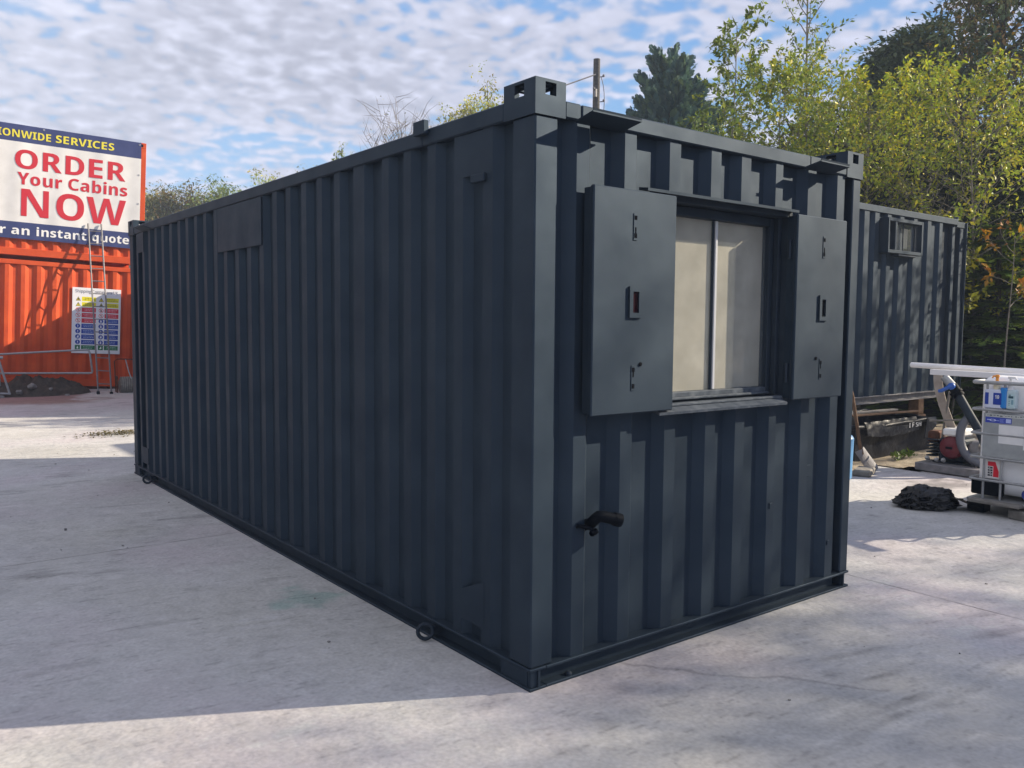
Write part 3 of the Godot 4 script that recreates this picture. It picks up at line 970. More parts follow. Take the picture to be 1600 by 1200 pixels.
func red_container(label: String, y: float) -> Node3D:
	var c := thing("shipping_container", label, "container", Vector3.ZERO, 0.0, "stacked red containers")
	c.transform = red_frame(y)
	var L := 6.06
	var H := 2.585
	var mb := MB.new()
	var ribs := []
	var x := 0.235
	while x < L - 0.25:
		ribs.append(Vector2(x, x + 0.072))
		x += 0.278
	var prof := rib_profile(ribs, 0.12, L - 0.12, -0.014, -0.052, 0.066)
	sheet(mb, prof, 0.12, L - 0.12, 0.13, 2.47, func(a: float, d: float, yy: float) -> Vector3: return Vector3(-a, yy, d), true)
	part(c, "front_wall", mb, M.red)
	mb = MB.new()
	sheet(mb, rib_profile([Vector2(0.3, 0.4), Vector2(0.7, 0.8), Vector2(1.1, 1.2), Vector2(1.5, 1.6), Vector2(1.9, 2.0)], 0.1, 2.34, -0.014, -0.052, 0.06), 0.1, 2.34, 0.13, 2.47, func(a: float, d: float, yy: float) -> Vector3: return Vector3(d, yy, -a))
	part(c, "end_wall", mb, M.red)
	mb = MB.new()
	mb.box(Vector3(-L + 0.1, 0.05, -2.40), Vector3(-0.1, 2.5, -2.36), 0.0)
	part(c, "rear_wall", mb, M.red)
	mb = MB.new()
	mb.box(Vector3(-L + 0.05, 2.50, -2.40), Vector3(-0.05, 2.53, -0.04), 0.0)
	part(c, "roof", mb, M.red)
	for q in [[-0.125, 0.0], [-L, -L + 0.125]]:
		for z in [[-0.12, 0.0], [-2.44, -2.32]]:
			mb = MB.new()
			mb.box(Vector3(q[0], 0.12, z[0]), Vector3(q[1], H - 0.12, z[1]), 0.006)
			part(c, "corner_post", mb, M.red)
	for z in [[-0.06, -0.003], [-2.437, -2.38]]:
		mb = MB.new()
		mb.box(Vector3(-L + 0.18, 2.44, z[0]), Vector3(-0.18, 2.53, z[1]), 0.006)
		part(c, "top_rail", mb, M.red)
		mb = MB.new()
		mb.box(Vector3(-L + 0.18, 0.02, z[0]), Vector3(-0.18, 0.165, z[1]), 0.006)
		part(c, "bottom_rail", mb, M.red)
	for q in [[-0.178, 0.0], [-L, -L + 0.178]]:
		for z in [[-0.162, 0.0], [-2.44, -2.278]]:
			for yy in [[0.0, 0.118], [H - 0.118, H]]:
				mb = MB.new()
				mb.box(Vector3(q[0], yy[0], z[0]), Vector3(q[1], yy[1], z[1]), 0.006)
				var hole := MB.new()
				if z[1] == 0.0: hole.box(Vector3(q[0] + 0.06, yy[0] + 0.03, -0.002), Vector3(q[1] - 0.06, yy[1] - 0.03, 0.0006), 0.0)
				if q[1] == 0.0: hole.box(Vector3(-0.002, yy[0] + 0.03, z[0] + 0.05), Vector3(0.0006, yy[1] - 0.03, z[1] - 0.05), 0.0)
				if hole.v.size() > 0: part_of(c, "corner_casting", [[mb, M.red], [hole, M.dark_gap]])
				else: part(c, "corner_casting", mb, M.red)
	return c

func banner_wave(x: float, y: float) -> float:
	return 0.004 * sin(x * 8.3 + 0.4 * y) + 0.0022 * sin(x * 17.0 - y * 0.9 + 1.0) + 0.005 * sin(x * 3.1 + y * 2.0)

func make_banner():
	var b := thing("banner", "large red white and blue advertising banner hung across the upper red container", "banner")
	b.transform = red_frame(0.0)
	var x0 := -5.70
	var x1 := -0.10
	var cloth := func(y0: float, y1: float) -> MB:
		var mb := MB.new()
		var nx := 140
		var ny := 6
		for i in nx:
			for j in ny:
				var p := []
				for q in [[0, 0], [1, 0], [1, 1], [0, 1]]:
					var x := lerpf(x0, x1, float(i + q[0]) / nx)
					var y := lerpf(y0, y1, float(j + q[1]) / ny)
					p.append(Vector3(x, y, 0.022 + banner_wave(x, y)))
				mb.quad(p[0], p[1], p[2], p[3])
		return mb
	var white := mottled(lin(0.68, 0.67, 0.66), lin(0.78, 0.77, 0.76), 0.5, 0.7, 201)
	var navy := mottled(lin(0.028, 0.040, 0.135), lin(0.045, 0.06, 0.18), 0.45, 0.7, 203)
	part(b, "white_field", cloth.call(3.274, 4.841), white)
	part(b, "upper_band", cloth.call(4.841, 5.177), navy)
	part(b, "lower_band", cloth.call(2.945, 3.274), navy)
	var put := func(text: String, xa: float, xb: float, y: float, h: float, m: Material):
		lettering(b, "lettering", text, xb - xa, h, Transform3D(Basis.IDENTITY, Vector3(xa, y, 0.0262)), m, true, banner_wave)
	put.call("NATIONWIDE", -3.10, -1.775, 4.925, 0.145, M.ink_yellow)
	put.call("SERVICES", -1.690, -0.622, 4.925, 0.150, M.ink_yellow)
	put.call("ORDER", -2.390, -0.395, 4.325, 0.375, M.ink_red)
	put.call("Your Cabins", -2.345, -0.352, 4.012, 0.255, M.ink_red)
	put.call("NOW", -2.275, -0.372, 3.400, 0.535, M.ink_red)
	put.call("For", -2.95, -2.53, 3.025, 0.165, M.ink_white)
	put.call("an", -2.435, -2.120, 3.025, 0.130, M.ink_white)
	put.call("instant", -2.000, -1.105, 3.025, 0.180, M.ink_white)
	put.call("quote", -1.000, -0.300, 2.970, 0.215, M.ink_white)
	for q in [[-0.135, 5.13], [-0.135, 4.5], [-0.135, 3.9], [-0.135, 3.3], [-1.9, 5.14], [-3.0, 5.14]]:
		var e := MB.new()
		e.ring(Transform3D(Basis.IDENTITY, Vector3(q[0], q[1], 0.026 + banner_wave(q[0], q[1]))), 0.014, 0.004, 12, 6)
		part(b, "eyelet", e, M.alu)

func make_sign():
	var s := thing("safety_sign", "white site safety board with coloured warning panels fixed to the lower red container", "sign")
	s.transform = red_frame(0.0)
	var x0 := -1.340
	var x1 := -0.427
	var y0 := 0.705
	var y1 := 2.060
	var mb := MB.new()
	mb.box(Vector3(x0, y0, 0.002), Vector3(x1, y1, 0.008), 0.001)
	part(s, "board", mb, M.white_plastic)
	var w := 384
	var h := 570
	var im := Image.create(w, h, false, Image.FORMAT_RGB8)
	im.fill(Color(0.90, 0.90, 0.92))
	var cols := [Color(0.88, 0.84, 0.12), Color(0.80, 0.10, 0.20), Color(0.05, 0.22, 0.62), Color(0.02, 0.40, 0.24)]
	var left := [0, 0, 1, 1, 1, 2, 2, 2, 2, 3]
	var right := [0, 0, 1, 1, 2, 2, 2, 2, 2, 3]
	rng.seed = 77
	for r in 10:
		var y := 78 + r * 47
		for half in 2:
			var k: int = left[r] if half == 0 else right[r]
			var ix := 26 if half == 0 else 208
			var px := 74 if half == 0 else 256
			im.fill_rect(Rect2i(px, y, 112, 38), cols[k])
			# lines of small print
			var ink: Color = Color(0.15, 0.15, 0.1) if k == 0 else Color(0.95, 0.95, 0.95)
			for l in 2:
				var x := px + rng.randi_range(6, 24)
				var xe := px + 112 - rng.randi_range(6, 24)
				while x < xe:
					var ww := rng.randi_range(4, 13)
					im.fill_rect(Rect2i(x, y + 9 + l * 13, mini(ww, xe - x), 6), ink.lerp(cols[k], 0.35))
					x += ww + 4
			icon(im, ix, y - 1, 40, k, rng.randi_range(0, 2))
	mb = MB.new()
	mb.print_quad(Vector3(x0 + 0.004, y0 + 0.004, 0.0092), Vector3(x1 - 0.004, y0 + 0.004, 0.0092), Vector3(x1 - 0.004, y1 - 0.004, 0.0092), Vector3(x0 + 0.004, y1 - 0.004, 0.0092))
	part(s, "printed_panels", mb, image_mat(im, 0.45))
	lettering(s, "lettering", "Shipping Containers UK", 0.80, 0.085, Transform3D(Basis.IDENTITY, Vector3(x0 + 0.055, y1 - 0.125, 0.0100)), M.ink_dark, false)

func icon(im: Image, x0: int, y0: int, n: int, kind: int, form: int):
	# warning triangle, prohibition ring, mandatory disc or green square with its small pictogram
	for j in n:
		for i in n:
			var x := (i + 0.5) / n * 2.0 - 1.0
			var y := (j + 0.5) / n * 2.0 - 1.0
			var r := sqrt(x * x + y * y)
			var c := Color(0.90, 0.90, 0.92)
			var mark: bool = (absf(x) < 0.14 and y > -0.5 and y < 0.2) or (absf(x) < 0.14 and y > 0.35 and y < 0.58)
			if form == 1: mark = Vector2(x, y + 0.35).length() < 0.2 or (absf(x) < 0.3 and y > -0.1 and y < 0.55)
			if form == 2: mark = absf(x * 0.8 + y * 0.4) < 0.16 and r < 0.6 or Vector2(x - 0.2, y - 0.2).length() < 0.25
			match kind:
				0:
					var inside := y < 0.85 and absf(x) < (y + 0.95) * 0.55
					if inside:
						c = Color(0.1, 0.1, 0.08)
						if y < 0.70 and absf(x) < (y + 0.66) * 0.52: c = Color(0.92, 0.85, 0.2)
						if mark and y < 0.6 and y > -0.3: c = Color(0.1, 0.1, 0.08)
				1:
					if r < 0.95: c = Color(0.82, 0.12, 0.2)
					if r < 0.76: c = Color(0.93, 0.92, 0.92)
					if r < 0.7 and mark: c = Color(0.12, 0.1, 0.12)
					if r < 0.8 and absf(x - y) < 0.13: c = Color(0.82, 0.12, 0.2)
				2:
					if r < 0.95: c = Color(0.05, 0.22, 0.62)
					if r < 0.75 and mark: c = Color(0.93, 0.93, 0.95)
				3:
					c = Color(0.02, 0.40, 0.24)
					if mark and r < 0.8: c = Color(0.93, 0.95, 0.93)
			im.set_pixel(x0 + i, y0 + j, c)

func make_left_things():
	red_container("lower red steel shipping container, under the one that carries the banner", 0.0)
	red_container("upper red steel shipping container, behind the large banner", 2.597)
	make_banner()
	make_sign()
	# sleepers that carry the stack
	for q in [[-0.5, "dark timber sleeper under the right end of the red containers"], [-5.3, "dark timber sleeper under the left end of the red containers"]]:
		var t := red_frame(0.0)
		var mb := MB.new()
		mb.box(Vector3(-0.12, -0.16, -2.4), Vector3(0.12, -0.002, -0.05), 0.008)
		var o := part(self, "timber_sleeper", mb, M.wood)
		o.transform = t * Transform3D(Basis.IDENTITY, Vector3(q[0], 0, 0))
		tag(o, q[1], "sleeper", "sleepers under the red containers")
	# ladder against the banner
	var F := red_frame(0.0)
	var lad := thing("ladder", "tall slim aluminium ladder leaning against the banner and the red containers", "ladder")
	var top_l := F * Vector3(-1.080, 3.375, 0.05)
	var top_r := F * Vector3(-0.835, 3.390, 0.05)
	var foot_l := F * Vector3(-0.915, -0.045, 0.95)
	var foot_r := F * Vector3(-0.675, -0.055, 0.95)
	for q in [[foot_l, top_l], [foot_r, top_r]]:
		var mb := MB.new()
		mb.tube([q[0], q[1]], 0.017, 0.017, 6)
		part(lad, "stile", mb, M.dull_steel)
	for k in 13:
		var t := (k + 0.7) / 13.3
		var mb := MB.new()
		mb.tube([foot_l.lerp(top_l, t), foot_r.lerp(top_r, t)], 0.011, 0.011, 6)
		part(lad, "rung", mb, M.dull_steel)
	for q in [foot_l, foot_r]:
		var mb := MB.new()
		mb.box(q + Vector3(-0.027, -0.03, -0.03), q + Vector3(0.027, 0.03, 0.03), 0.006)
		part(lad, "rubber_foot", mb, M.black_plastic)
	# bent tube rail
	var rail := thing("tube_rail", "bent grey steel tube rail standing in front of the lower red container", "rail")
	var mb := MB.new()
	mb.tube([F * Vector3(-3.3, 0.58, 0.55), F * Vector3(-2.6, 0.655, 0.55), F * Vector3(-1.12, 0.795, 0.55), F * Vector3(-1.065, 0.785, 0.56), F * Vector3(-1.045, 0.72, 0.575), F * Vector3(-0.995, 0.36, 0.60), F * Vector3(-1.0, 0.335, 0.60), F * Vector3(-1.04, 0.325, 0.60), F * Vector3(-2.6, 0.29, 0.60), F * Vector3(-3.3, 0.27, 0.60)], 0.020, 0.020, 8)
	part(rail, "tube", mb, M.galv)
	for x in [-3.2]:
		mb = MB.new()
		mb.tube([F * Vector3(x, -0.12, 0.60), F * Vector3(x, 0.60, 0.56)], 0.02, 0.02, 8)
		part(rail, "post", mb, M.galv)
	# trestle at the frame's edge
	var tr := thing("trestle", "pale metal trestle with splayed legs left of the soil heap", "trestle")
	for q in [[Vector3(-2.63, 0.60, 1.0), Vector3(-2.43, -0.085, 1.05)], [Vector3(-2.63, 0.60, 0.9), Vector3(-2.58, -0.085, 0.7)], [Vector3(-3.45, 0.60, 1.0), Vector3(-3.6, -0.06, 1.05)], [Vector3(-3.45, 0.60, 0.9), Vector3(-3.5, -0.06, 0.7)]]:
		mb = MB.new()
		mb.tube([F * q[0], F * q[1]], 0.022, 0.022, 6)
		part(tr, "leg", mb, M.galv)
	mb = MB.new()
	mb.tube([F * Vector3(-2.55, 0.605, 0.95), F * Vector3(-3.55, 0.605, 0.95)], 0.03, 0.03, 8)
	part(tr, "top_bar", mb, M.galv)
	mb = MB.new()
	mb.tube([F * Vector3(-2.42, -0.07, 1.05), F * Vector3(-3.62, -0.045, 1.05)], 0.022, 0.022, 6)
	part(tr, "foot_bar", mb, M.galv)
	# soil heap
	var heap := MB.new()
	var hn := noise(301, 2.6, 4)
	var nx := 70
	var nz := 30
	var hp := func(i: int, j: int) -> Vector3:
		var x := lerpf(-3.4, -1.0, float(i) / nx)
		var z := lerpf(0.02, 1.25, float(j) / nz)
		var p := F * Vector3(x, 0, z)
		var e := (x + 2.05) / 1.05
		var f := (z - 0.45) / 0.62
		var h := maxf(0.0, 1.0 - e * e - f * f)
		h = 0.30 * pow(h, 0.7) * (1.0 + 0.55 * hn.get_noise_2d(x, z)) + 0.035 * hn.get_noise_2d(x * 4.0, z * 4.0) * (1.0 if h > 0.0 else 0.0)
		return Vector3(p.x, ground_height(p.x, p.z) + maxf(h, 0.0) - (0.004 if h <= 0.0 else 0.0), p.z)
	heap.grid(nx, nz, func(i: int, j: int) -> Vector3: return hp.call(i, nz - j))
	var ho := part(self, "soil_heap", heap, M.soil)
	tag(ho, "low heap of dark soil and rubble at the foot of the red container", "heap")
	rng.seed = 303
	var lumps := ["pale lump of rubble on the soil heap, leftmost one", "pale lump of rubble low on the soil heap, second from the left", "largest pale lump of rubble, in the middle of the soil heap", "pale lump of rubble on the soil heap, second from the right", "pale lump of rubble at the soil heap's right end"]
	for k in 5:
		var st := MB.new()
		var x: float = -2.55 + k * 0.27 + rng.randf_range(-0.06, 0.06)
		var z := rng.randf_range(0.80, 1.08)
		var p := F * Vector3(x, 0, z)
		var r: float = 0.062 if k == 2 else rng.randf_range(0.028, 0.045)
		var e := (x + 2.05) / 1.05
		var f := (z - 0.45) / 0.62
		var h := 0.30 * pow(maxf(0.0, 1.0 - e * e - f * f), 0.7)
		st.box(Vector3(-r, -r * 0.7, -r), Vector3(r * 1.3, r * 0.7, r), r * 0.4, Transform3D(Basis.from_euler(Vector3(rng.randf(), rng.randf() * 6.0, rng.randf() * 0.6)), Vector3(p.x, ground_height(p.x, p.z) + h + r * 0.25, p.z)))
		tag(part(self, "rubble_stone", st, M.stone), lumps[k], "stone", "rubble on the soil heap")
	# hose reel on a trolley
	var reel := thing("hose_reel", "tall wire framed hose reel trolley beside the ladder foot", "hose reel")
	var c := F * Vector3(-0.345, 0.10, 0.72)
	var lft := F.basis.x
	mb = MB.new()
	mb.lathe([Vector2(0.0, -0.17), Vector2(0.10, -0.17), Vector2(0.175, -0.14), Vector2(0.165, -0.12), Vector2(0.178, -0.10), Vector2(0.168, -0.08), Vector2(0.18, -0.06), Vector2(0.17, -0.04), Vector2(0.182, -0.02), Vector2(0.172, 0.0), Vector2(0.182, 0.02), Vector2(0.17, 0.04), Vector2(0.18, 0.06), Vector2(0.168, 0.08), Vector2(0.178, 0.1), Vector2(0.165, 0.12), Vector2(0.172, 0.14), Vector2(0.10, 0.17), Vector2(0.0, 0.17)], Transform3D(Basis(lft.cross(F.basis.z).normalized(), lft, F.basis.z).orthonormalized(), c), 22)
	part(reel, "hose_coil", mb, M.grey_wood)
	for s in [-0.21, 0.21]:
		mb = MB.new()
		mb.ring(Transform3D(Basis(F.basis.z, F.basis.y, -F.basis.x), c + lft * s), 0.185, 0.011, 22, 6)
		mb.tube([c + lft * s + Vector3(0, -0.18, 0), c + lft * s + Vector3(0, 0.18, 0)], 0.009, 0.009, 6)
		mb.tube([c + lft * s + F.basis.z * 0.18, c + lft * s - F.basis.z * 0.18], 0.009, 0.009, 6)
		part(reel, "wheel", mb, M.rust)
	mb = MB.new()
	mb.tube([c + lft * -0.23, c + lft * -0.23 + Vector3(0, 0.48, -0.06), c + lft * -0.17 + Vector3(0, 0.53, -0.06), c + lft * 0.17 + Vector3(0, 0.53, -0.06), c + lft * 0.23 + Vector3(0, 0.48, -0.06), c + lft * 0.23], 0.011, 0.011, 6)
	part(reel, "handle", mb, M.rust)
	mb = MB.new()
	mb.tube([c + lft * -0.02 + Vector3(0, 0.52, -0.05), c + lft * 0.0 + Vector3(0, 0.28, 0.1), c + lft * 0.03 + Vector3(0, 0.14, 0.17)], 0.012, 0.012, 6)
	part(reel, "hose_lead", mb, M.galv)
	mb = MB.new()
	mb.tube(bez(c + lft * 0.05 + Vector3(0, -0.19, 0.16), c + lft * 0.1 + Vector3(0, 0.2, 0.24), c + lft * 0.25 + Vector3(0, 0.1, 0.2), c + lft * 0.42 + Vector3(0, -0.18, 0.2)), 0.012, 0.012, 6)
	part(reel, "hose_end", mb, M.galv)
	# grey container hidden in part behind the cabin; it shades the yard and the foot of the red stack
	var k := thing("shipping_container", "grey steel container standing behind the cabin at the red containers' right", "container")
	mb = MB.new()
	var ribs := []
	for i in 15: ribs.append(Vector2(0.3 + i * 0.3, 0.38 + i * 0.3))
	var pr := rib_profile(ribs, 0.1, 4.9, 0.014, 0.05, 0.05)
	sheet(mb, pr, 0.1, 4.9, 0.12, 2.5, func(a: float, d: float, yy: float) -> Vector3: return Vector3(d, yy, -a), true)
	part(k, "side_wall", mb, M.paint)
	mb = MB.new()
	mb.box(Vector3(0.06, 0.05, -4.98), Vector3(2.42, 2.56, -0.05), 0.0)
	part(k, "body", mb, M.paint)
	for q in [[0.0, 0.12], [2.32, 2.44]]:
		for z in [[-5.0, -4.88], [-0.12, 0.0]]:
			mb = MB.new()
			mb.box(Vector3(q[0], 0.0, z[0]), Vector3(q[1], 2.59, z[1]), 0.006)
			part(k, "corner_post", mb, M.paint)
	mb = MB.new()
	mb.box(Vector3(0.002, 2.49, -4.87), Vector3(0.058, 2.585, -0.13), 0.006)
	part(k, "top_rail", mb, M.paint)
	k.position = Vector3(2.72, 0.0, -11.15)
	# scraps of leaves on the concrete behind the cabin
	var leaves := MultiMeshInstance3D.new()
	rng.seed = 311
	var xf := []
	var cs := []
	for i in 420:
		var a := rng.randfn(0.0, 0.26)
		var b := rng.randfn(0.0, 0.16)
		var p := Vector3(0.62 + a, 0.008 + rng.randf() * 0.012, -9.75 + b + a * -0.1)
		xf.append(Transform3D(Basis.from_euler(Vector3(-PI / 2 + rng.randf_range(-0.5, 0.5), rng.randf() * TAU, 0)).scaled(Vector3.ONE * rng.randf_range(0.03, 0.065)), p))
		cs.append([lin(0.10, 0.085, 0.03), lin(0.16, 0.12, 0.045), lin(0.06, 0.055, 0.02)][rng.randi_range(0, 2)].srgb_to_linear())
	multi(leaves, leaf_mesh(), xf, cs, M.leaf)
	leaves.name = "fallen_leaves"
	leaves.set_meta("kind", "stuff")
	tag(leaves, "patch of brown fallen leaves on the sunlit concrete", "leaves")
	add_child(leaves)

# ---------------------------------------------------------------- right of the cabin: second cabin, tank, pump, tub, bag, tools
func make_second_cabin():
	var c := thing("site_cabin", "second dark cabin raised on supports behind the black tub, with a small barred window", "cabin")
	var z := -3.50
	var x0 := 5.55
	var x1 := 11.56
	var y0 := 0.585
	var y1 := 3.200
	var ribs := []
	for r in [Vector2(8.10, 8.22), Vector2(8.60, 8.72), Vector2(8.87, 8.98), Vector2(9.20, 9.30), Vector2(9.545, 9.65), Vector2(9.93, 10.03), Vector2(10.34, 10.44), Vector2(10.70, 10.79)]: ribs.append(r)
	var more := []
	var x := 5.85
	while x < 7.95:
		more.append(Vector2(x, x + 0.1)); x += 0.36
	var mb := MB.new()
	var pr := rib_profile(more + ribs, x0 + 0.1, 10.86, -0.012, -0.052, 0.055)
	sheet(mb, pr, x0 + 0.1, 10.86, y0, y1 - 0.05, func(a: float, d: float, y: float) -> Vector3: return Vector3(a, y, z + d))
	part(c, "front_wall", mb, M.paint)
	mb = MB.new()
	mb.box(Vector3(10.858, y0, z - 0.14), Vector3(11.44, y1 - 0.06, z - 0.10), 0.0)
	part(c, "door_panel", mb, M.frame_dark)
	mb = MB.new()
	mb.box(Vector3(11.155, y0 + 0.001, z - 0.098), Vector3(11.245, y1 - 0.10, z - 0.035), 0.006)
	part(c, "door_post", mb, M.paint)
	for q in [[11.395, 11.545, z - 0.15, z - 0.03], [x0, x0 + 0.12, z - 0.15, z - 0.004], [11.40, 11.545, z - 2.44, z - 2.3], [x0, x0 + 0.12, z - 2.44, z - 2.3]]:
		mb = MB.new()
		mb.box(Vector3(q[0], y0, q[2]), Vector3(q[1], y1 - 0.06, q[3]), 0.006)
		part(c, "corner_post", mb, M.paint)
	mb = MB.new()
	mb.box(Vector3(11.548, y0 - 0.01, z - 0.2), Vector3(11.575, y1 - 0.03, z + 0.002), 0.004)
	part(c, "corner_flange", mb, M.paint)
	mb = MB.new()
	mb.box(Vector3(11.5, y0, z - 2.3), Vector3(11.53, y1 - 0.06, z - 0.151), 0.0)
	part(c, "end_wall", mb, M.paint)
	mb = MB.new()
	mb.box(Vector3(x0, y1 - 0.09, z - 0.07), Vector3(11.26, y1, z), 0.006)
	part(c, "top_rail", mb, M.paint)
	mb = MB.new()
	mb.box(Vector3(11.261, y1 - 0.12, z - 0.09), Vector3(11.546, y1 - 0.03, z - 0.02), 0.006)
	part(c, "top_rail", mb, M.paint)
	mb = MB.new()
	mb.box(Vector3(11.29, y1 - 0.029, z - 0.09), Vector3(11.33, y1 + 0.045, z - 0.03), 0.004)
	part(c, "rail_lug", mb, M.paint)
	mb = MB.new()
	mb.box(Vector3(x0 + 0.01, y1 - 0.06, z - 2.44), Vector3(11.5, y1 - 0.03, z - 0.071), 0.0)
	part(c, "roof", mb, M.paint)
	mb = MB.new()
	mb.box(Vector3(x0 + 0.05, y0, z - 2.44), Vector3(11.39, y1 - 0.061, z - 2.40), 0.0)
	part(c, "rear_wall", mb, M.paint)
	mb = MB.new()
	mb.box(Vector3(x0, y0, z - 2.39), Vector3(x0 + 0.03, y1 - 0.061, z - 0.151), 0.0)
	part(c, "end_wall", mb, M.paint)
	mb = MB.new()
	ibeam(mb, Vector3(x0, y0 - 0.105, z - 0.09), Vector3(10.93, y0 - 0.001, z + 0.012), 0, 1.0, 2, 0.06)
	part(c, "skid_beam", mb, M.dull_steel)
	mb = MB.new()
	ibeam(mb, Vector3(x0, y0 - 0.105, z - 2.43), Vector3(11.5, y0 - 0.001, z - 2.33), 0, -1.0, 2, 0.06)
	part(c, "skid_beam", mb, M.dull_steel)
	# window that stands proud of the sheet, with bars
	var wx0 := 9.03
	var wx1 := 9.99
	var wy0 := 2.565
	var wy1 := 3.045
	var f := MB.new()
	f.box(Vector3(wx0, wy0, z - 0.05), Vector3(wx0 + 0.03, wy1, z + 0.10), 0.003)
	f.box(Vector3(wx1 - 0.045, wy0, z - 0.05), Vector3(wx1, wy1, z + 0.10), 0.003)
	f.box(Vector3(wx0 + 0.031, wy1 - 0.045, z - 0.05), Vector3(wx1 - 0.046, wy1, z + 0.10), 0.003)
	f.box(Vector3(wx0 + 0.031, wy0, z - 0.05), Vector3(wx1 - 0.046, wy0 + 0.045, z + 0.10), 0.003)
	f.box(Vector3(9.215, wy0 + 0.046, z + 0.02), Vector3(9.265, wy1 - 0.046, z + 0.098), 0.003)
	var w := part(c, "window", f, M.paint)
	mb = MB.new()
	mb.box(Vector3(wx0 + 0.04, wy0 + 0.02, z - 0.049), Vector3(wx1 - 0.05, wy1 - 0.02, z - 0.040), 0.0)
	part(w, "inner_board", mb, M.dark_gap)
	mb = MB.new()
	mb.box(Vector3(9.266, wy0 + 0.0455, z + 0.030), Vector3(wx1 - 0.0465, wy1 - 0.0455, z + 0.034), 0.0)
	part(w, "pane", mb, M.glass)
	for xx in [9.50, 9.83]:
		mb = MB.new()
		mb.box(Vector3(xx, wy0 + 0.046, z + 0.045), Vector3(xx + 0.014, wy1 - 0.046, z + 0.060), 0.002)
		part(w, "bar", mb, M.frame_dark)
	mb = MB.new()
	mb.box(Vector3(9.46, wy0 + 0.10, z - 0.039), Vector3(9.80, wy1 - 0.10, z - 0.034), 0.0)
	part(w, "paper_notice", mb, M.blind)
	mb = MB.new()
	mb.box(Vector3(9.30, wy0 - 0.035, z - 0.01), Vector3(9.78, wy0 - 0.012, z + 0.11), 0.004)
	part(w, "stay_bar", mb, M.frame_dark)
	# supports
	var k := 0
	for q in [[10.12, -3.56, "brown timber block propping the second cabin behind the right end of the tub"], [6.4, -3.6, "timber block propping the left front of the second cabin"], [10.9, -5.85, "timber block propping the right rear of the second cabin"], [6.4, -5.85, "timber block propping the left rear of the second cabin"]]:
		mb = MB.new()
		mb.box(Vector3(q[0] + 0.06, -0.045, q[1] - 0.1), Vector3(q[0] + 0.30, 0.25, q[1] + 0.1), 0.01)
		mb.box(Vector3(q[0] + 0.10, 0.251, q[1] - 0.08), Vector3(q[0] + 0.26, 0.479, q[1] + 0.08), 0.01)
		tag(part(self, "timber_block", mb, M.wood), q[2], "timber block", "blocks under the second cabin")

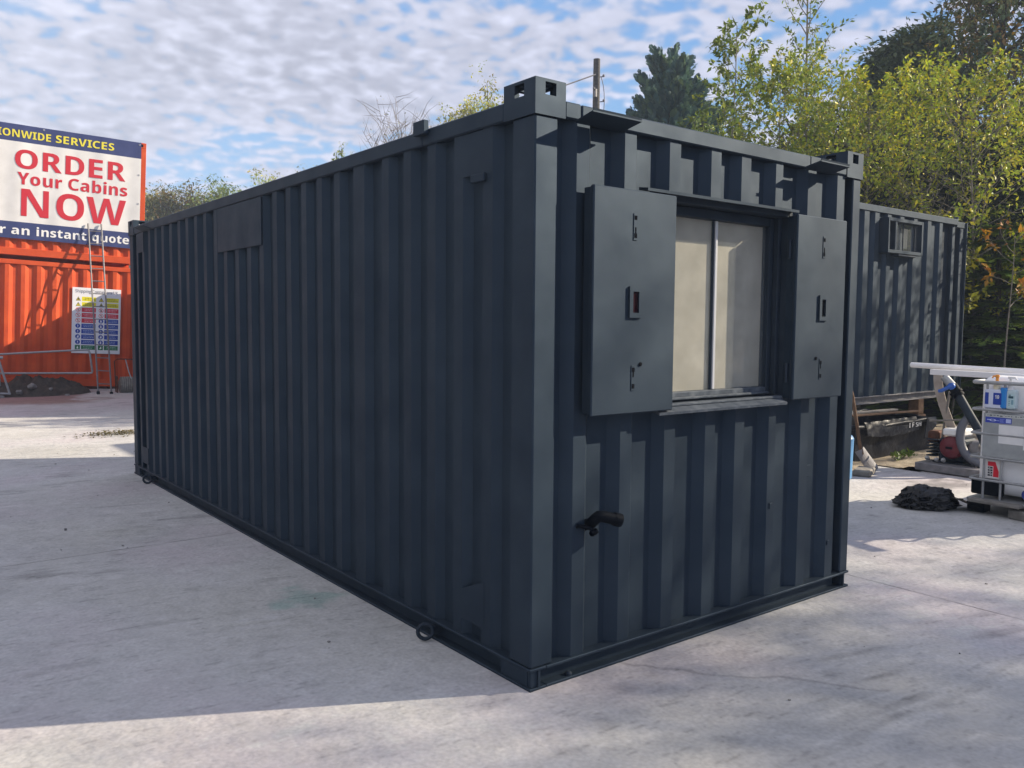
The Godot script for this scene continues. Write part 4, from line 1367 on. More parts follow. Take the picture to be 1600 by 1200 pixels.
func make_tub():
	var t := thing("tub", "black plastic tub with a folded rim under the raised cabin, marked in white", "tub")
	var x0 := 6.72
	var x1 := 8.42
	var z1 := -2.45
	var z0 := -3.40
	var H := 0.42
	var wob := noise(331, 2.2, 4)
	var mb := MB.new()
	var pt := func(s: float, h: float) -> Vector3:
		# s runs round the four sides
		var c := [Vector2(x0, z1), Vector2(x1, z1 + 0.05), Vector2(x1 + 0.22, z0), Vector2(x0, z0), Vector2(x0, z1)]
		var i := mini(int(s), 3)
		var p: Vector2 = c[i].lerp(c[i + 1], s - i)
		var mid := Vector2((x0 + x1) * 0.5, (z0 + z1) * 0.5)
		var out := (p - mid).normalized()
		var flare := -0.05 + 0.07 * h
		var bulge := wob.get_noise_3d(p.x, h * 0.8, p.y) * 0.05 * sin(h * PI)
		p += out * (flare + bulge)
		return Vector3(p.x, -0.02 + h * (H + 0.03 * wob.get_noise_2d(s * 2.0, 7.0)), p.y)
	var ns := 96
	var nh := 10
	mb.grid(ns, nh, func(i: int, j: int) -> Vector3: return pt.call(4.0 * i / ns, float(j) / nh))
	part(t, "side", mb, M.tub)
	mb = MB.new()
	mb.box(Vector3(x0 + 0.05, 0.02, z0 + 0.05), Vector3(x1 - 0.05, 0.05, z1 - 0.05), 0.0)
	part(t, "bottom", mb, M.tub)
	# rolled rim
	mb = MB.new()
	var pts := []
	for i in 61: pts.append(pt.call(4.0 * i / 60.0, 1.0))
	mb.tube(pts, 0.028, 0.028, 8, false)
	part(t, "rim", mb, M.tub)
	# flap folded out over the front
	mb = MB.new()
	var fl := func(i: int, j: int) -> Vector3:
		var x := lerpf(6.86, 8.03, i / 24.0)
		var h := lerpf(0.455, 0.285, j / 6.0) + 0.012 * wob.get_noise_2d(x * 3.0, j * 0.7)
		if j == 6: h += 0.02 * sin(x * 4.0)
		return Vector3(x, h, z1 + 0.035 + 0.035 * sin(j / 6.0 * PI * 0.6) + 0.014 * wob.get_noise_2d(x * 4.0, j * 0.4 + 30.0))
	mb.grid(24, 6, func(i: int, j: int) -> Vector3: return fl.call(i, 6 - j))
	mb.grid(24, 6, func(i: int, j: int) -> Vector3: return fl.call(i, j) - Vector3(0, 0, 0.006))
	part(t, "folded_flap", mb, M.tub)
	mb = MB.new()
	mb.prism([Vector3(8.16, 0.44, z1 + 0.10), Vector3(8.46, 0.43, z1 + 0.06), Vector3(8.40, 0.33, z1 + 0.10), Vector3(8.10, 0.185, z1 + 0.105)], Vector3(0, 0, 0.008))
	part(t, "folded_corner", mb, M.tub)
	lettering(t, "lettering", "I F SH", 0.30, 0.052, Transform3D(Basis(Vector3.UP, 0.02), Vector3(7.74, 0.345, z1 + 0.098)), M.ink_white, false)
	# boards lying across the tub
	for q in [[Vector3(6.55, 0.475, -2.95), Vector3(8.25, 0.485, -2.80), 0.045, "pale board lying across the black tub, the one further back"], [Vector3(7.2, 0.465, -2.80), Vector3(8.6, 0.455, -2.70), 0.040, "brown board lying across the front of the black tub"]]:
		mb = MB.new()
		var d: Vector3 = q[1] - q[0]
		var xf := Transform3D(Basis(d.normalized(), Vector3.UP, d.normalized().cross(Vector3.UP)).orthonormalized(), q[0])
		mb.box(Vector3(0, 0, -q[2]), Vector3(d.length(), 0.022, q[2]), 0.004, xf)
		tag(part(self, "board", mb, M.grey_wood if q[2] > 0.042 else M.wood), q[3], "board", "boards on the tub")

func make_tools():
	var s := thing("spade", "steel spade with a long dark shaft leaning beside the corner of the tub", "spade")
	var mb := MB.new()
	var wob := noise(341, 6.0, 2)
	var bp := func(i: int, j: int) -> Vector3:
		# blade: from its tread down to the edge
		var t := j / 8.0
		var w := lerpf(0.085, 0.10, t) * (1.0 if t < 0.9 else 0.93)
		var a := (i / 6.0 - 0.5) * 2.0
		var p := Vector3(6.20, 0.245, -2.10).lerp(Vector3(6.44, 0.004, -2.06), t)
		return p + Vector3(a * w, a * 0.02, 0.020 * (1.0 - a * a)) + Vector3(0, 0, 0.003 * wob.get_noise_2d(i, j))
	for i in 6:
		for j in 8:
			mb.quad(bp.call(i, j + 1), bp.call(i + 1, j + 1), bp.call(i + 1, j), bp.call(i, j))
			var e := Vector3(0, 0, -0.004)
			mb.quad(bp.call(i, j) + e, bp.call(i + 1, j) + e, bp.call(i + 1, j + 1) + e, bp.call(i, j + 1) + e)
	part(s, "blade", mb, M.dull_steel)
	mb = MB.new()
	mb.tube([Vector3(6.235, 0.19, -2.085), Vector3(6.22, 0.28, -2.105), Vector3(6.24, 0.55, -2.17), Vector3(6.24, 0.80, -2.22), Vector3(6.20, 1.02, -2.27)], 0.019, 0.017, 8)
	part(s, "shaft", mb, M.wood)
	mb = MB.new()
	mb.tube([Vector3(6.14, 1.03, -2.27), Vector3(6.26, 1.03, -2.27)], 0.018, 0.018, 8)
	part(s, "handle", mb, M.wood)
	mb = MB.new()
	mb.lathe([Vector2(0, 0), Vector2(0.125, 0), Vector2(0.14, 0.02), Vector2(0.15, 0.42), Vector2(0.13, 0.45), Vector2(0.05, 0.47), Vector2(0.05, 0.50), Vector2(0, 0.50)], Transform3D(Basis.IDENTITY, Vector3(5.655, 0.0, -2.02)), 20)
	tag(part(self, "drum", mb, mat(lin(0.10, 0.26, 0.50), 0.45)), "pale blue plastic drum just showing at the cabin's right corner", "drum")
	mb = MB.new()
	mb.box(Vector3(-0.16, 0, -0.09), Vector3(0.16, 0.07, 0.09), 0.02, Transform3D(Basis(Vector3.UP, 0.35), Vector3(6.10, 0.0, -1.98)))
	tag(part(self, "timber_offcut", mb, M.grey_wood), "short grey timber offcut lying at the foot of the spade", "offcut")
	mb = MB.new()
	mb.box(Vector3(-0.07, 0, -0.28), Vector3(0.07, 0.075, 0.22), 0.01, Transform3D(Basis(Vector3.UP, -0.25), Vector3(5.16, 0.0, 0.08)))
	tag(part(self, "timber_baulk", mb, M.grey_wood), "grey timber baulk on the concrete in front of the tank's valve", "baulk")
	# black bag
	var bag := thing("plastic_bag", "crumpled shiny black plastic bag lying on the concrete before the liquid tank", "bag")
	mb = MB.new()
	var bn := noise(351, 5.5, 4)
	var bn2 := noise(353, 14.0, 2, FastNoiseLite.TYPE_CELLULAR)
	var nu := 110
	var nv := 44
	var bf := Transform3D(Basis(Vector3.UP, -0.83), Vector3(5.02, 0.0, -0.80))
	var bpnt := func(i: int, j: int) -> Vector3:
		var a := TAU * i / nu
		var e := PI * (j / float(nv) - 0.5)
		var d := Vector3(cos(a) * cos(e), sin(e), sin(a) * cos(e))
		var r := 1.0 + 0.26 * bn.get_noise_3d(d.x * 0.35, d.y * 0.35, d.z * 0.35) + 0.09 * bn.get_noise_3d(d.x * 1.1 + 3.0, d.y * 1.1, d.z * 1.1) + 0.05 * bn2.get_noise_3d(d.x * 0.25, d.y * 0.25, d.z * 0.25)
		var p := Vector3(d.x * 0.26 * r, 0.075 + d.y * 0.115 * r, d.z * 0.17 * r)
		if d.x < -0.55: p.y *= lerpf(1.0, 0.45, (-d.x - 0.55) / 0.45)
		if d.x > 0.6: p.y *= lerpf(1.0, 0.5, (d.x - 0.6) / 0.4)
		p.y = maxf(p.y, 0.003)
		return bf * p
	mb.grid(nu, nv, func(i: int, j: int) -> Vector3: return bpnt.call(nu - i, j))
	var bm := mat(lin(0.004, 0.005, 0.007), 0.12)
	bm.metallic_specular = 0.4
	bm.uv1_triplanar = true
	bm.uv1_scale = Vector3.ONE * 3.0
	bm.normal_enabled = true
	bm.normal_texture = bump_tex(355, 0.022, 5.0, 512, 4)
	part(bag, "sack", mb, bm)
	mb = MB.new()
	var tl := func(i: int, j: int) -> Vector3:
		var t := i / 14.0
		var a := (j / 5.0 - 0.5)
		return bf * Vector3(lerpf(0.16, 0.46, t), 0.10 * (1.0 - t) + 0.016 + 0.03 * absf(bn.get_noise_2d(i * 0.2, j * 0.35)), 0.02 + a * lerpf(0.22, 0.30, t) + 0.02 * bn.get_noise_2d(i * 0.3, 5.0))
	mb.grid(14, 5, func(i: int, j: int) -> Vector3: return tl.call(i, 5 - j))
	mb.grid(14, 5, func(i: int, j: int) -> Vector3: return tl.call(i, j) - Vector3(0, 0.004, 0))
	part(bag, "loose_neck", mb, bm)
	# soil and weeds at the yard's edge
	mb = MB.new()
	var sn := noise(361, 1.8, 4)
	var sp := func(i: int, j: int) -> Vector3:
		var x := lerpf(6.2, 11.6, i / 60.0)
		var z := lerpf(-3.9, -1.6, j / 24.0)
		var rim := smoothstep(-1.75, -2.0, z + (0.08 if x < 6.75 else 0.0))
		var y := lerpf(-0.04, 0.012 + 0.03 * sn.get_noise_2d(x, z), rim)
		if x < 6.75 and z > -2.2: y = lerpf(-0.03, y, smoothstep(-2.05, -2.35, z))
		if x < 6.75: y += 0.012 * smoothstep(-2.0, -2.3, z)
		return Vector3(x, y, z)
	mb.grid(60, 24, func(i: int, j: int) -> Vector3: return sp.call(i, 24 - j))
	structure("dirt_verge", mb, M.sand)
	var weed := thing("weed", "small green weed growing from the dirt in front of the tub", "weed", Vector3(7.28, 0.02, -2.22))
	rng.seed = 363
	var xf := []
	var cs := []
	for i in 70:
		var d := Vector3(rng.randf_range(-1, 1), rng.randf_range(0.3, 1.2), rng.randf_range(-1, 1)).normalized()
		var o := Vector3(rng.randf_range(-0.16, 0.30), rng.randf_range(0.0, 0.06), rng.randf_range(-0.05, 0.05))
		xf.append(Transform3D(leaf_basis(d, rng.randf_range(0.04, 0.085)), o))
		cs.append(lin(0.10, 0.16, 0.035).srgb_to_linear())
	var mm := MultiMeshInstance3D.new()
	multi(mm, leaf_mesh(), xf, cs, M.leaf)
	mm.name = "leaves"
	mm.set_meta("kind", "stuff")
	weed.add_child(mm)
	mb = MB.new()
	for i in 6: mb.tube([Vector3(0.02 * i - 0.05, -0.02, 0), Vector3(0.05 * i - 0.12, 0.08, 0.01 * i - 0.03)], 0.003, 0.002, 4)
	part(weed, "stem", mb, M.bark)

func make_pump():
	var p := thing("engine_pump", "small red and white petrol engine pump on a grey steel plate beside the tank", "pump")
	var mb := MB.new()
	mb.box(Vector3(6.80, 0.012, -1.80), Vector3(7.55, 0.095, -0.85), 0.006)
	part(p, "base_plate", mb, M.dull_steel)
	mb = MB.new()
	mb.box(Vector3(6.79, 0.025, -1.12), Vector3(6.799, 0.08, -0.90), 0.002)
	part(p, "red_marker", mb, M.ink_red)
	# engine block with fins
	mb = MB.new()
	mb.box(Vector3(7.02, 0.11, -1.66), Vector3(7.30, 0.36, -1.38), 0.02)
	for k in 6: mb.box(Vector3(7.00, 0.15 + k * 0.035, -1.78), Vector3(7.22, 0.162 + k * 0.035, -1.665), 0.002)
	mb.box(Vector3(6.98, 0.0955, -1.70), Vector3(7.34, 0.11, -1.30), 0.003)
	part(p, "engine_block", mb, M.frame_dark)
	mb = MB.new()
	mb.lathe([Vector2(0, 0), Vector2(0.122, 0), Vector2(0.122, 0.07), Vector2(0.105, 0.10), Vector2(0.045, 0.118), Vector2(0, 0.118)], Transform3D(Basis(Vector3(0, 0, 1), PI / 2), Vector3(7.025, 0.275, -1.495)), 26)
	var red := mat(lin(0.11, 0.007, 0.016), 0.4)
	var gs := MB.new()
	gs.box(Vector3(6.902, 0.262, -1.53), Vector3(6.908, 0.285, -1.46), 0.002)
	part_of(p, "starter_cover", [[mb, red], [gs, M.black_plastic]])
	mb = MB.new()
	mb.box(Vector3(6.93, 0.395, -1.585), Vector3(7.20, 0.475, -1.38), 0.03)
	mb.lathe([Vector2(0, 0), Vector2(0.03, 0), Vector2(0.03, 0.018), Vector2(0, 0.02)], Transform3D(Basis.IDENTITY, Vector3(7.05, 0.475, -1.46)), 14)
	part(p, "fuel_tank", mb, M.white_plastic)
	mb = MB.new()
	mb.box(Vector3(7.05, 0.28, -1.80), Vector3(7.22, 0.42, -1.67), 0.02)
	part(p, "exhaust_box", mb, M.rust)
	mb = MB.new()
	mb.lathe([Vector2(0, 0), Vector2(0.10, 0), Vector2(0.125, 0.03), Vector2(0.125, 0.11), Vector2(0.08, 0.15), Vector2(0.05, 0.19), Vector2(0, 0.19)], Transform3D(Basis(Vector3.RIGHT, PI / 2), Vector3(7.12, 0.235, -1.36)), 20)
	part(p, "pump_housing", mb, M.dull_steel)
	for q in [[-1.62, 0.125], [-1.72, 0.13], [-1.55, 0.128]]:
		mb = MB.new()
		mb.lathe([Vector2(0, 0), Vector2(0.02, 0), Vector2(0.024, 0.03), Vector2(0.012, 0.05), Vector2(0, 0.05)], Transform3D(Basis(Vector3(0, 0, 1), 1.2), Vector3(6.93, q[1], q[0])), 10)
		part(p, "fitting", mb, M.galv)
	# riser with valve
	var v := thing("valve_pipe", "dark sloping pipe with a blue lever valve rising between pump and tank", "pipe")
	mb = MB.new()
	mb.tube([Vector3(6.93, 0.84, -1.435), Vector3(6.95, 0.64, -1.32), Vector3(6.98, 0.46, -1.22), Vector3(7.05, 0.30, -1.18), Vector3(7.12, 0.25, -1.19)], 0.044, 0.044, 14)
	part(v, "pipe", mb, M.frame_dark)
	mb = MB.new()
	mb.tube([Vector3(6.93, 0.935, -1.50), Vector3(6.93, 0.835, -1.432)], 0.052, 0.052, 14)
	mb.tube([Vector3(6.93, 0.875, -1.462), Vector3(6.93, 0.855, -1.448)], 0.066, 0.066, 16)
	mb.tube([Vector3(6.93, 0.845, -1.44), Vector3(6.93, 0.825, -1.426)], 0.062, 0.062, 16)
	part(v, "valve_body", mb, M.black_plastic)
	mb = MB.new()
	mb.tube([Vector3(6.93, 1.02, -1.585), Vector3(6.93, 0.93, -1.497)], 0.043, 0.043, 14)
	part(v, "collar", mb, M.galv)
	mb = MB.new()
	var blue := mat(lin(0.02, 0.10, 0.42), 0.4)
	mb.tube([Vector3(6.875, 0.935, -1.47), Vector3(6.865, 0.925, -1.50), Vector3(6.86, 0.878, -1.575), Vector3(6.86, 0.872, -1.605)], 0.022, 0.018, 8)
	mb.lathe([Vector2(0, 0), Vector2(0.036, 0), Vector2(0.036, 0.03), Vector2(0, 0.034)], Transform3D(Basis(Vector3(0, 0, 1), PI / 2), Vector3(6.895, 0.93, -1.485)), 14)
	part(v, "lever", mb, blue)
	# hoses
	mb = MB.new()
	mb.tube(bez(Vector3(6.99, 0.62, -1.31), Vector3(6.93, 0.58, -1.44), Vector3(6.92, 0.18, -1.46), Vector3(6.98, 0.13, -1.18), 16), 0.043, 0.043, 12)
	tag(part(self, "hose", mb, mat(lin(0.10, 0.11, 0.14), 0.45)), "thick grey hose looping down in an arc beside the red engine", "hose")
	mb = MB.new()
	var pts := bez(Vector3(7.02, 1.06, -1.70), Vector3(7.02, 0.86, -1.70), Vector3(7.02, 0.68, -1.62), Vector3(7.06, 0.47, -1.55), 14)
	for i in pts.size() - 1:
		var a: Vector3 = pts[i]
		var b: Vector3 = pts[i + 1]
		var s := Vector3(0.012, 0.008, 0.040)
		mb.quad(a - s, a + s, b + s, b - s)
		mb.quad(a + s + Vector3(0.008, 0, 0), a - s + Vector3(0.008, 0, 0), b - s + Vector3(0.008, 0, 0), b + s + Vector3(0.008, 0, 0))
		mb.quad(a + s, a + s + Vector3(0.008, 0, 0), b + s + Vector3(0.008, 0, 0), b + s)
		mb.quad(a - s + Vector3(0.008, 0, 0), a - s, b - s, b - s + Vector3(0.008, 0, 0))
	tag(part(self, "flat_hose", mb, mottled(lin(0.24, 0.20, 0.17), lin(0.38, 0.33, 0.29), 0.6, 2.0, 371)), "flat beige hose hanging from the white pipes to the engine", "hose")
	for q in [[Vector3(7.06, 0.36, -1.64), Vector3(7.04, 0.86, -1.575), 0.014, "thin pale stick standing upright behind the red engine"], [Vector3(6.97, 0.535, -1.74), Vector3(7.01, 0.58, -1.36), 0.012, "thin pale stick lying level above the red engine"]]:
		mb = MB.new()
		mb.tube([q[0], q[1]], q[2], q[2], 6)
		tag(part(self, "stick", mb, M.grey_wood), q[3], "stick", "sticks about the engine")

func rounded_box(lo: Vector3, hi: Vector3, r: float, segs := 5) -> MB:
	# a box with rounded edges: a sphere's directions pushed out to the corners
	var mb := MB.new()
	var mid := (lo + hi) * 0.5
	var h := (hi - lo) * 0.5
	var n := segs * 4
	var pt := func(i: int, j: int) -> Array:
		# i runs round, j from bottom to top; each quarter keeps to its own corner
		var qi := (i / (segs + 1)) % 4
		var a := PI / 2 * (qi + float(i % (segs + 1)) / segs)
		var top := j > segs
		var e := PI / 2 * ((float(j) / segs) - 1.0) if not top else PI / 2 * (float(j - segs - 1) / segs)
		var d := Vector3(cos(a) * cos(e), sin(e), sin(a) * cos(e))
		var sx := 1.0 if qi == 0 or qi == 3 else -1.0
		var sz := 1.0 if qi < 2 else -1.0
		var c := Vector3(sx * (h.x - r), (1.0 if top else -1.0) * (h.y - r), sz * (h.z - r))
		return [mid + c + d * r, d]
	var cols := 4 * (segs + 1)
	var rows := 2 * (segs + 1)
	for i in cols:
		for j in rows - 1:
			var a: Array = pt.call(i, j)
			var b: Array = pt.call((i + 1) % cols, j)
			var c: Array = pt.call((i + 1) % cols, j + 1)
			var d: Array = pt.call(i, j + 1)
			mb.tri_n(a[0], c[0], b[0], a[1], c[1], b[1])
			mb.tri_n(a[0], d[0], c[0], a[1], d[1], c[1])
	var y0 := []
	var y1 := []
	for i in cols:
		y0.append(pt.call(i, 0)[0]); y1.append(pt.call(i, rows - 1)[0])
	for i in range(1, cols - 1):
		mb.otri(y0[0], y0[i], y0[i + 1], mid)
		mb.otri(y1[0], y1[i], y1[i + 1], mid)
	return mb

func make_tank():
	var t := thing("liquid_tank", "white caged liquid tank on a pallet at the yard's right side", "tank")
	var X := 5.20
	var z0 := -0.545
	var z1 := 0.455
	part(t, "bottle_body", rounded_box(Vector3(X + 0.075, 0.155, z0 + 0.03), Vector3(X + 1.12, 1.145, z1 - 0.03), 0.085), M.tank)
	var mb := MB.new()
	mb.box(Vector3(X + 0.03, 0.150, z0 + 0.012), Vector3(X + 0.0745, 0.285, z0 + 0.265), 0.012)
	mb.box(Vector3(X + 0.035, 0.150, z1 - 0.25), Vector3(X + 0.0745, 0.285, z1 - 0.02), 0.012)
	part(t, "outlet_surround", mb, M.black_plastic)
	# cage
	for y in [0.281, 0.468, 0.668, 0.868, 1.095]:
		mb = MB.new()
		var r := 0.0115 if y < 1.0 else 0.016
		var c := 0.05
		mb.tube([Vector3(X + 0.6, y, z0), Vector3(X + c, y, z0), Vector3(X + 0.012, y, z0 + 0.012), Vector3(X, y, z0 + c), Vector3(X, y, z1 - c), Vector3(X + 0.012, y, z1 - 0.012), Vector3(X + c, y, z1), Vector3(X + 1.15 - c, y, z1), Vector3(X + 1.188 - 0.05, y, z1 - 0.012), Vector3(X + 1.15, y, z1 - c), Vector3(X + 1.15, y, z0 + c), Vector3(X + 1.138, y, z0 + 0.012), Vector3(X + 1.15 - c, y, z0), Vector3(X + 0.6, y, z0)], r, r, 8, false)
		part(t, "cage_ring", mb, M.galv)
	for z in [-0.43, -0.295, -0.02, 0.12, 0.34]:
		mb = MB.new()
		var top := 1.092 if z > -0.3 or z < -0.4 else 0.47
		mb.tube([Vector3(X + 0.020, 0.125, z), Vector3(X + 0.020, top, z)], 0.0105, 0.0105, 8)
		part(t, "cage_bar", mb, M.galv)
	for q in [[0.25, z0 + 0.018], [0.55, z0 + 0.018], [0.85, z0 + 0.018], [0.25, z1 - 0.018], [0.55, z1 - 0.018], [0.85, z1 - 0.018]]:
		mb = MB.new()
		mb.tube([Vector3(X + q[0], 0.125, q[1]), Vector3(X + q[0], 1.092, q[1])], 0.0105, 0.0105, 8)
		part(t, "cage_bar", mb, M.galv)
	mb = MB.new()
	mb.box(Vector3(X - 0.006, 0.482, -0.440), Vector3(X - 0.001, 0.842, 0.30), 0.0015)
	part(t, "label_plate", mb, mottled(lin(0.27, 0.29, 0.30), lin(0.36, 0.38, 0.385), 0.5, 2.0, 381))
	# papers and stickers on the plate
	var sheet_at := func(called: String, za: float, zb: float, ya: float, yb: float, m: Material, lift := 0.0):
		var q := MB.new()
		var x := X - 0.0075 - lift
		q.print_quad(Vector3(x, ya, za), Vector3(x, ya, zb), Vector3(x, yb, zb), Vector3(x, yb, za))
		part(t, called, q, m)
	sheet_at.call("paper", -0.318, -0.13, 0.600, 0.755, M.white_plastic)
	sheet_at.call("paper", -0.128, 0.06, 0.565, 0.79, M.white_plastic, 0.001)
	sheet_at.call("blue_sticker", -0.424, -0.222, 0.765, 0.812, image_mat(sticker(0), 0.4))
	sheet_at.call("fine_print", -0.420, -0.08, 0.815, 0.838, image_mat(sticker(2), 0.4))
	var hz := MB.new()
	hz.box(Vector3(X + 0.0315, 0.296, -0.418), Vector3(X + 0.0335, 0.452, -0.306), 0.0)
	hz.print_quad(Vector3(X + 0.0305, 0.298, -0.416), Vector3(X + 0.0305, 0.298, -0.308), Vector3(X + 0.0305, 0.450, -0.308), Vector3(X + 0.0305, 0.450, -0.416))
	part(t, "hazard_label", hz, image_mat(sticker(1), 0.4))
	# pallet
	mb = MB.new()
	mb.box(Vector3(X - 0.01, 0.095, z0), Vector3(X + 1.16, 0.122, z1), 0.004)
	part(t, "pallet_deck", mb, M.galv)
	mb = MB.new()
	mb.box(Vector3(X - 0.10, 0.098, -0.50), Vector3(X - 0.012, 0.125, -0.10), 0.006)
	part(t, "front_slat", mb, M.grey_wood)
	for q in [[0.0, z0], [0.0, z1 - 0.14], [1.02, z0], [1.02, z1 - 0.14], [0.5, z0], [0.5, z1 - 0.14]]:
		mb = MB.new()
		mb.box(Vector3(X + q[0], 0.0, q[1]), Vector3(X + q[0] + 0.13, 0.094, q[1] + 0.14), 0.008)
		part(t, "pallet_foot", mb, M.black_plastic)
	mb = MB.new()
	mb.lathe([Vector2(0, 0), Vector2(0.035, 0), Vector2(0.035, 0.09), Vector2(0.045, 0.092), Vector2(0.045, 0.115), Vector2(0, 0.116)], Transform3D(Basis(Vector3(0, 0, 1), PI / 2), Vector3(X + 0.06, 0.215, -0.06)), 16)
	mb.box(Vector3(X - 0.03, 0.25, -0.085), Vector3(X + 0.03, 0.275, -0.02), 0.006)
	part(t, "outlet_valve", mb, mat(lin(0.02, 0.04, 0.22), 0.4))
	mb = MB.new()
	mb.lathe([Vector2(0, 0), Vector2(0.07, 0), Vector2(0.07, 0.03), Vector2(0, 0.035)], Transform3D(Basis.IDENTITY, Vector3(X + 0.58, 1.145, -0.04)), 18)
	part(t, "lid", mb, M.black_plastic)
	# bottles on the cage ring
	var j := thing("bottle", "square white jug with blue labels and an orange pump top, on the tank's cage", "bottle")
	part(j, "body", rounded_box(Vector3(X + 0.004, 0.880, -0.448), Vector3(X + 0.074, 1.04, -0.302), 0.014, 3), mat(lin(0.62, 0.66, 0.80), 0.35))
	mb = MB.new()
	mb.lathe([Vector2(0.022, 1.03), Vector2(0.026, 1.04), Vector2(0.025, 1.088), Vector2(0.016, 1.10), Vector2(0.0, 1.10)], Transform3D(Basis.IDENTITY, Vector3(X + 0.038, 0, -0.365)), 14)
	part(j, "cap", mb, mat(lin(0.72, 0.66, 0.50), 0.4))
	mb = MB.new()
	mb.lathe([Vector2(0, 0), Vector2(0.012, 0), Vector2(0.012, 0.035), Vector2(0.018, 0.045), Vector2(0.014, 0.06), Vector2(0, 0.062)], Transform3D(Basis.IDENTITY, Vector3(X + 0.038, 1.10, -0.365)), 12)
	mb.tube([Vector3(X + 0.038, 1.148, -0.365), Vector3(X + 0.03, 1.148, -0.392), Vector3(X + 0.028, 1.13, -0.40)], 0.009, 0.006, 8)
	part(j, "pump_top", mb, mat(lin(0.72, 0.28, 0.03), 0.4))
	var navy := mat(lin(0.012, 0.045, 0.32), 0.4)
	for q in [[-0.440, -0.412], [-0.376, -0.306]]:
		mb = MB.new()
		mb.box(Vector3(X + 0.0020, 0.915, q[0]), Vector3(X + 0.0042, 1.012, q[1]), 0.0)
		part(j, "label_patch", mb, navy)
	lettering(j, "lettering", "10", 0.032, 0.030, Transform3D(Basis(Vector3.UP, -PI / 2), Vector3(X + 0.0012, 0.965, -0.362)), M.ink_white)
	var s := thing("bottle", "clear soap bottle with blue liquid and a white pump top, on the tank's cage", "bottle")
	part(s, "body", rounded_box(Vector3(X + 0.006, 0.880, -0.285), Vector3(X + 0.072, 1.045, -0.205), 0.020, 4), mat(lin(0.50, 0.62, 0.66), 0.2))
	part(s, "blue_side", rounded_box(Vector3(X + 0.002, 0.884, -0.330), Vector3(X + 0.068, 1.06, -0.270), 0.018, 4), mat(lin(0.03, 0.23, 0.62), 0.25))
	mb = MB.new()
	mb.lathe([Vector2(0.030, 1.04), Vector2(0.018, 1.065), Vector2(0.017, 1.10), Vector2(0.010, 1.105), Vector2(0.010, 1.13), Vector2(0.022, 1.135), Vector2(0.020, 1.15), Vector2(0, 1.152)], Transform3D(Basis.IDENTITY, Vector3(X + 0.038, 0, -0.262)), 14)
	mb.tube([Vector3(X + 0.038, 1.143, -0.262), Vector3(X + 0.03, 1.143, -0.225), Vector3(X + 0.028, 1.125, -0.212)], 0.009, 0.006, 8)
	part(s, "pump_top", mb, M.white_plastic)
	mb = MB.new()
	mb.print_quad(Vector3(X + 0.0050, 0.90, -0.265), Vector3(X + 0.0050, 0.90, -0.215), Vector3(X + 0.0050, 1.01, -0.215), Vector3(X + 0.0050, 1.01, -0.265))
	part(s, "label_patch", mb, image_mat(sticker(3), 0.4))
	# white pipes across the tank
	mb = MB.new()
	mb.tube([Vector3(6.02, 1.175, -1.48), Vector3(5.30, 1.175, 0.64)], 0.026, 0.026, 14)
	tag(part(self, "white_pipe", mb, M.pvc), "round white plastic pipe laid across the tank's top", "pipe")
	mb = MB.new()
	var a := Vector3(5.68, 1.133, -1.12)
	var b := Vector3(5.26, 1.142, 0.70)
	var d := (b - a).normalized()
	mb.box(Vector3(0, -0.024, -0.025), Vector3(a.distance_to(b), 0.026, 0.025), 0.003, Transform3D(Basis(d, Vector3.UP, d.cross(Vector3.UP)).orthonormalized(), a))
	tag(part(self, "white_trunking", mb, M.pvc), "square white plastic trunking laid across the tank's front edge", "trunking")

func sticker(kind: int) -> Image:
	var w := 128
	var h := 64 if kind == 0 else (160 if kind == 1 else (24 if kind == 2 else 128))
	var im := Image.create(w, h, false, Image.FORMAT_RGB8)
	rng.seed = 500 + kind
	match kind:
		0:
			im.fill(Color(0.20, 0.27, 0.66))
			im.fill_rect(Rect2i(100, 10, 24, 44), Color(0.72, 0.76, 0.92))
			for k in 5: im.fill_rect(Rect2i(70, 14 + k * 9, 24 - (k % 2) * 6, 3), Color(0.6, 0.66, 0.9))
			for k in 60:
				var a := k / 60.0 * TAU
				im.fill_rect(Rect2i(int(34 + cos(a) * 13), int(32 + sin(a) * 10), 5, 4), Color(0.85, 0.88, 0.95))
			im.fill_rect(Rect2i(8, 26, 16, 8), Color(0.8, 0.84, 0.95))
			im.fill_rect(Rect2i(50, 34, 18, 4), Color(0.8, 0.84, 0.95))
		1:
			im.fill(Color(0.86, 0.85, 0.84))
			for j in range(14, 146):
				var x0 := 66 if j > 52 else 14
				var x1 := int(minf(118.0, 84.0 + (j - 14) * 0.42))
				im.fill_rect(Rect2i(x0, j, maxi(x1 - x0, 1), 1), Color(0.83, 0.10, 0.19))
			for k in 4:
				im.fill_rect(Rect2i(16, 60 + k * 22, 44, 16), Color(0.12, 0.12, 0.16))
				im.fill_rect(Rect2i(24 + k * 4, 64 + k * 22, 14, 6), Color(0.8, 0.8, 0.8))
		2:
			im.fill(Color(0.74, 0.75, 0.74))
			var x := 4
			while x < 120:
				var ww := rng.randi_range(2, 8)
				im.fill_rect(Rect2i(x, rng.randi_range(4, 8), ww, rng.randi_range(5, 12)), Color(0.36, 0.38, 0.4))
				x += ww + 3
		3:
			im.fill(Color(0.70, 0.80, 0.82))
			im.fill_rect(Rect2i(10, 20, 96, 22), Color(0.16, 0.30, 0.36))
			im.fill_rect(Rect2i(16, 6, 40, 10), Color(0.3, 0.42, 0.46))
			for k in 4: im.fill_rect(Rect2i(12, 54 + k * 16, 40 - k * 4, 6), Color(0.35, 0.5, 0.55))
			im.fill_rect(Rect2i(66, 56, 44, 44), Color(0.45, 0.6, 0.66))
	return im

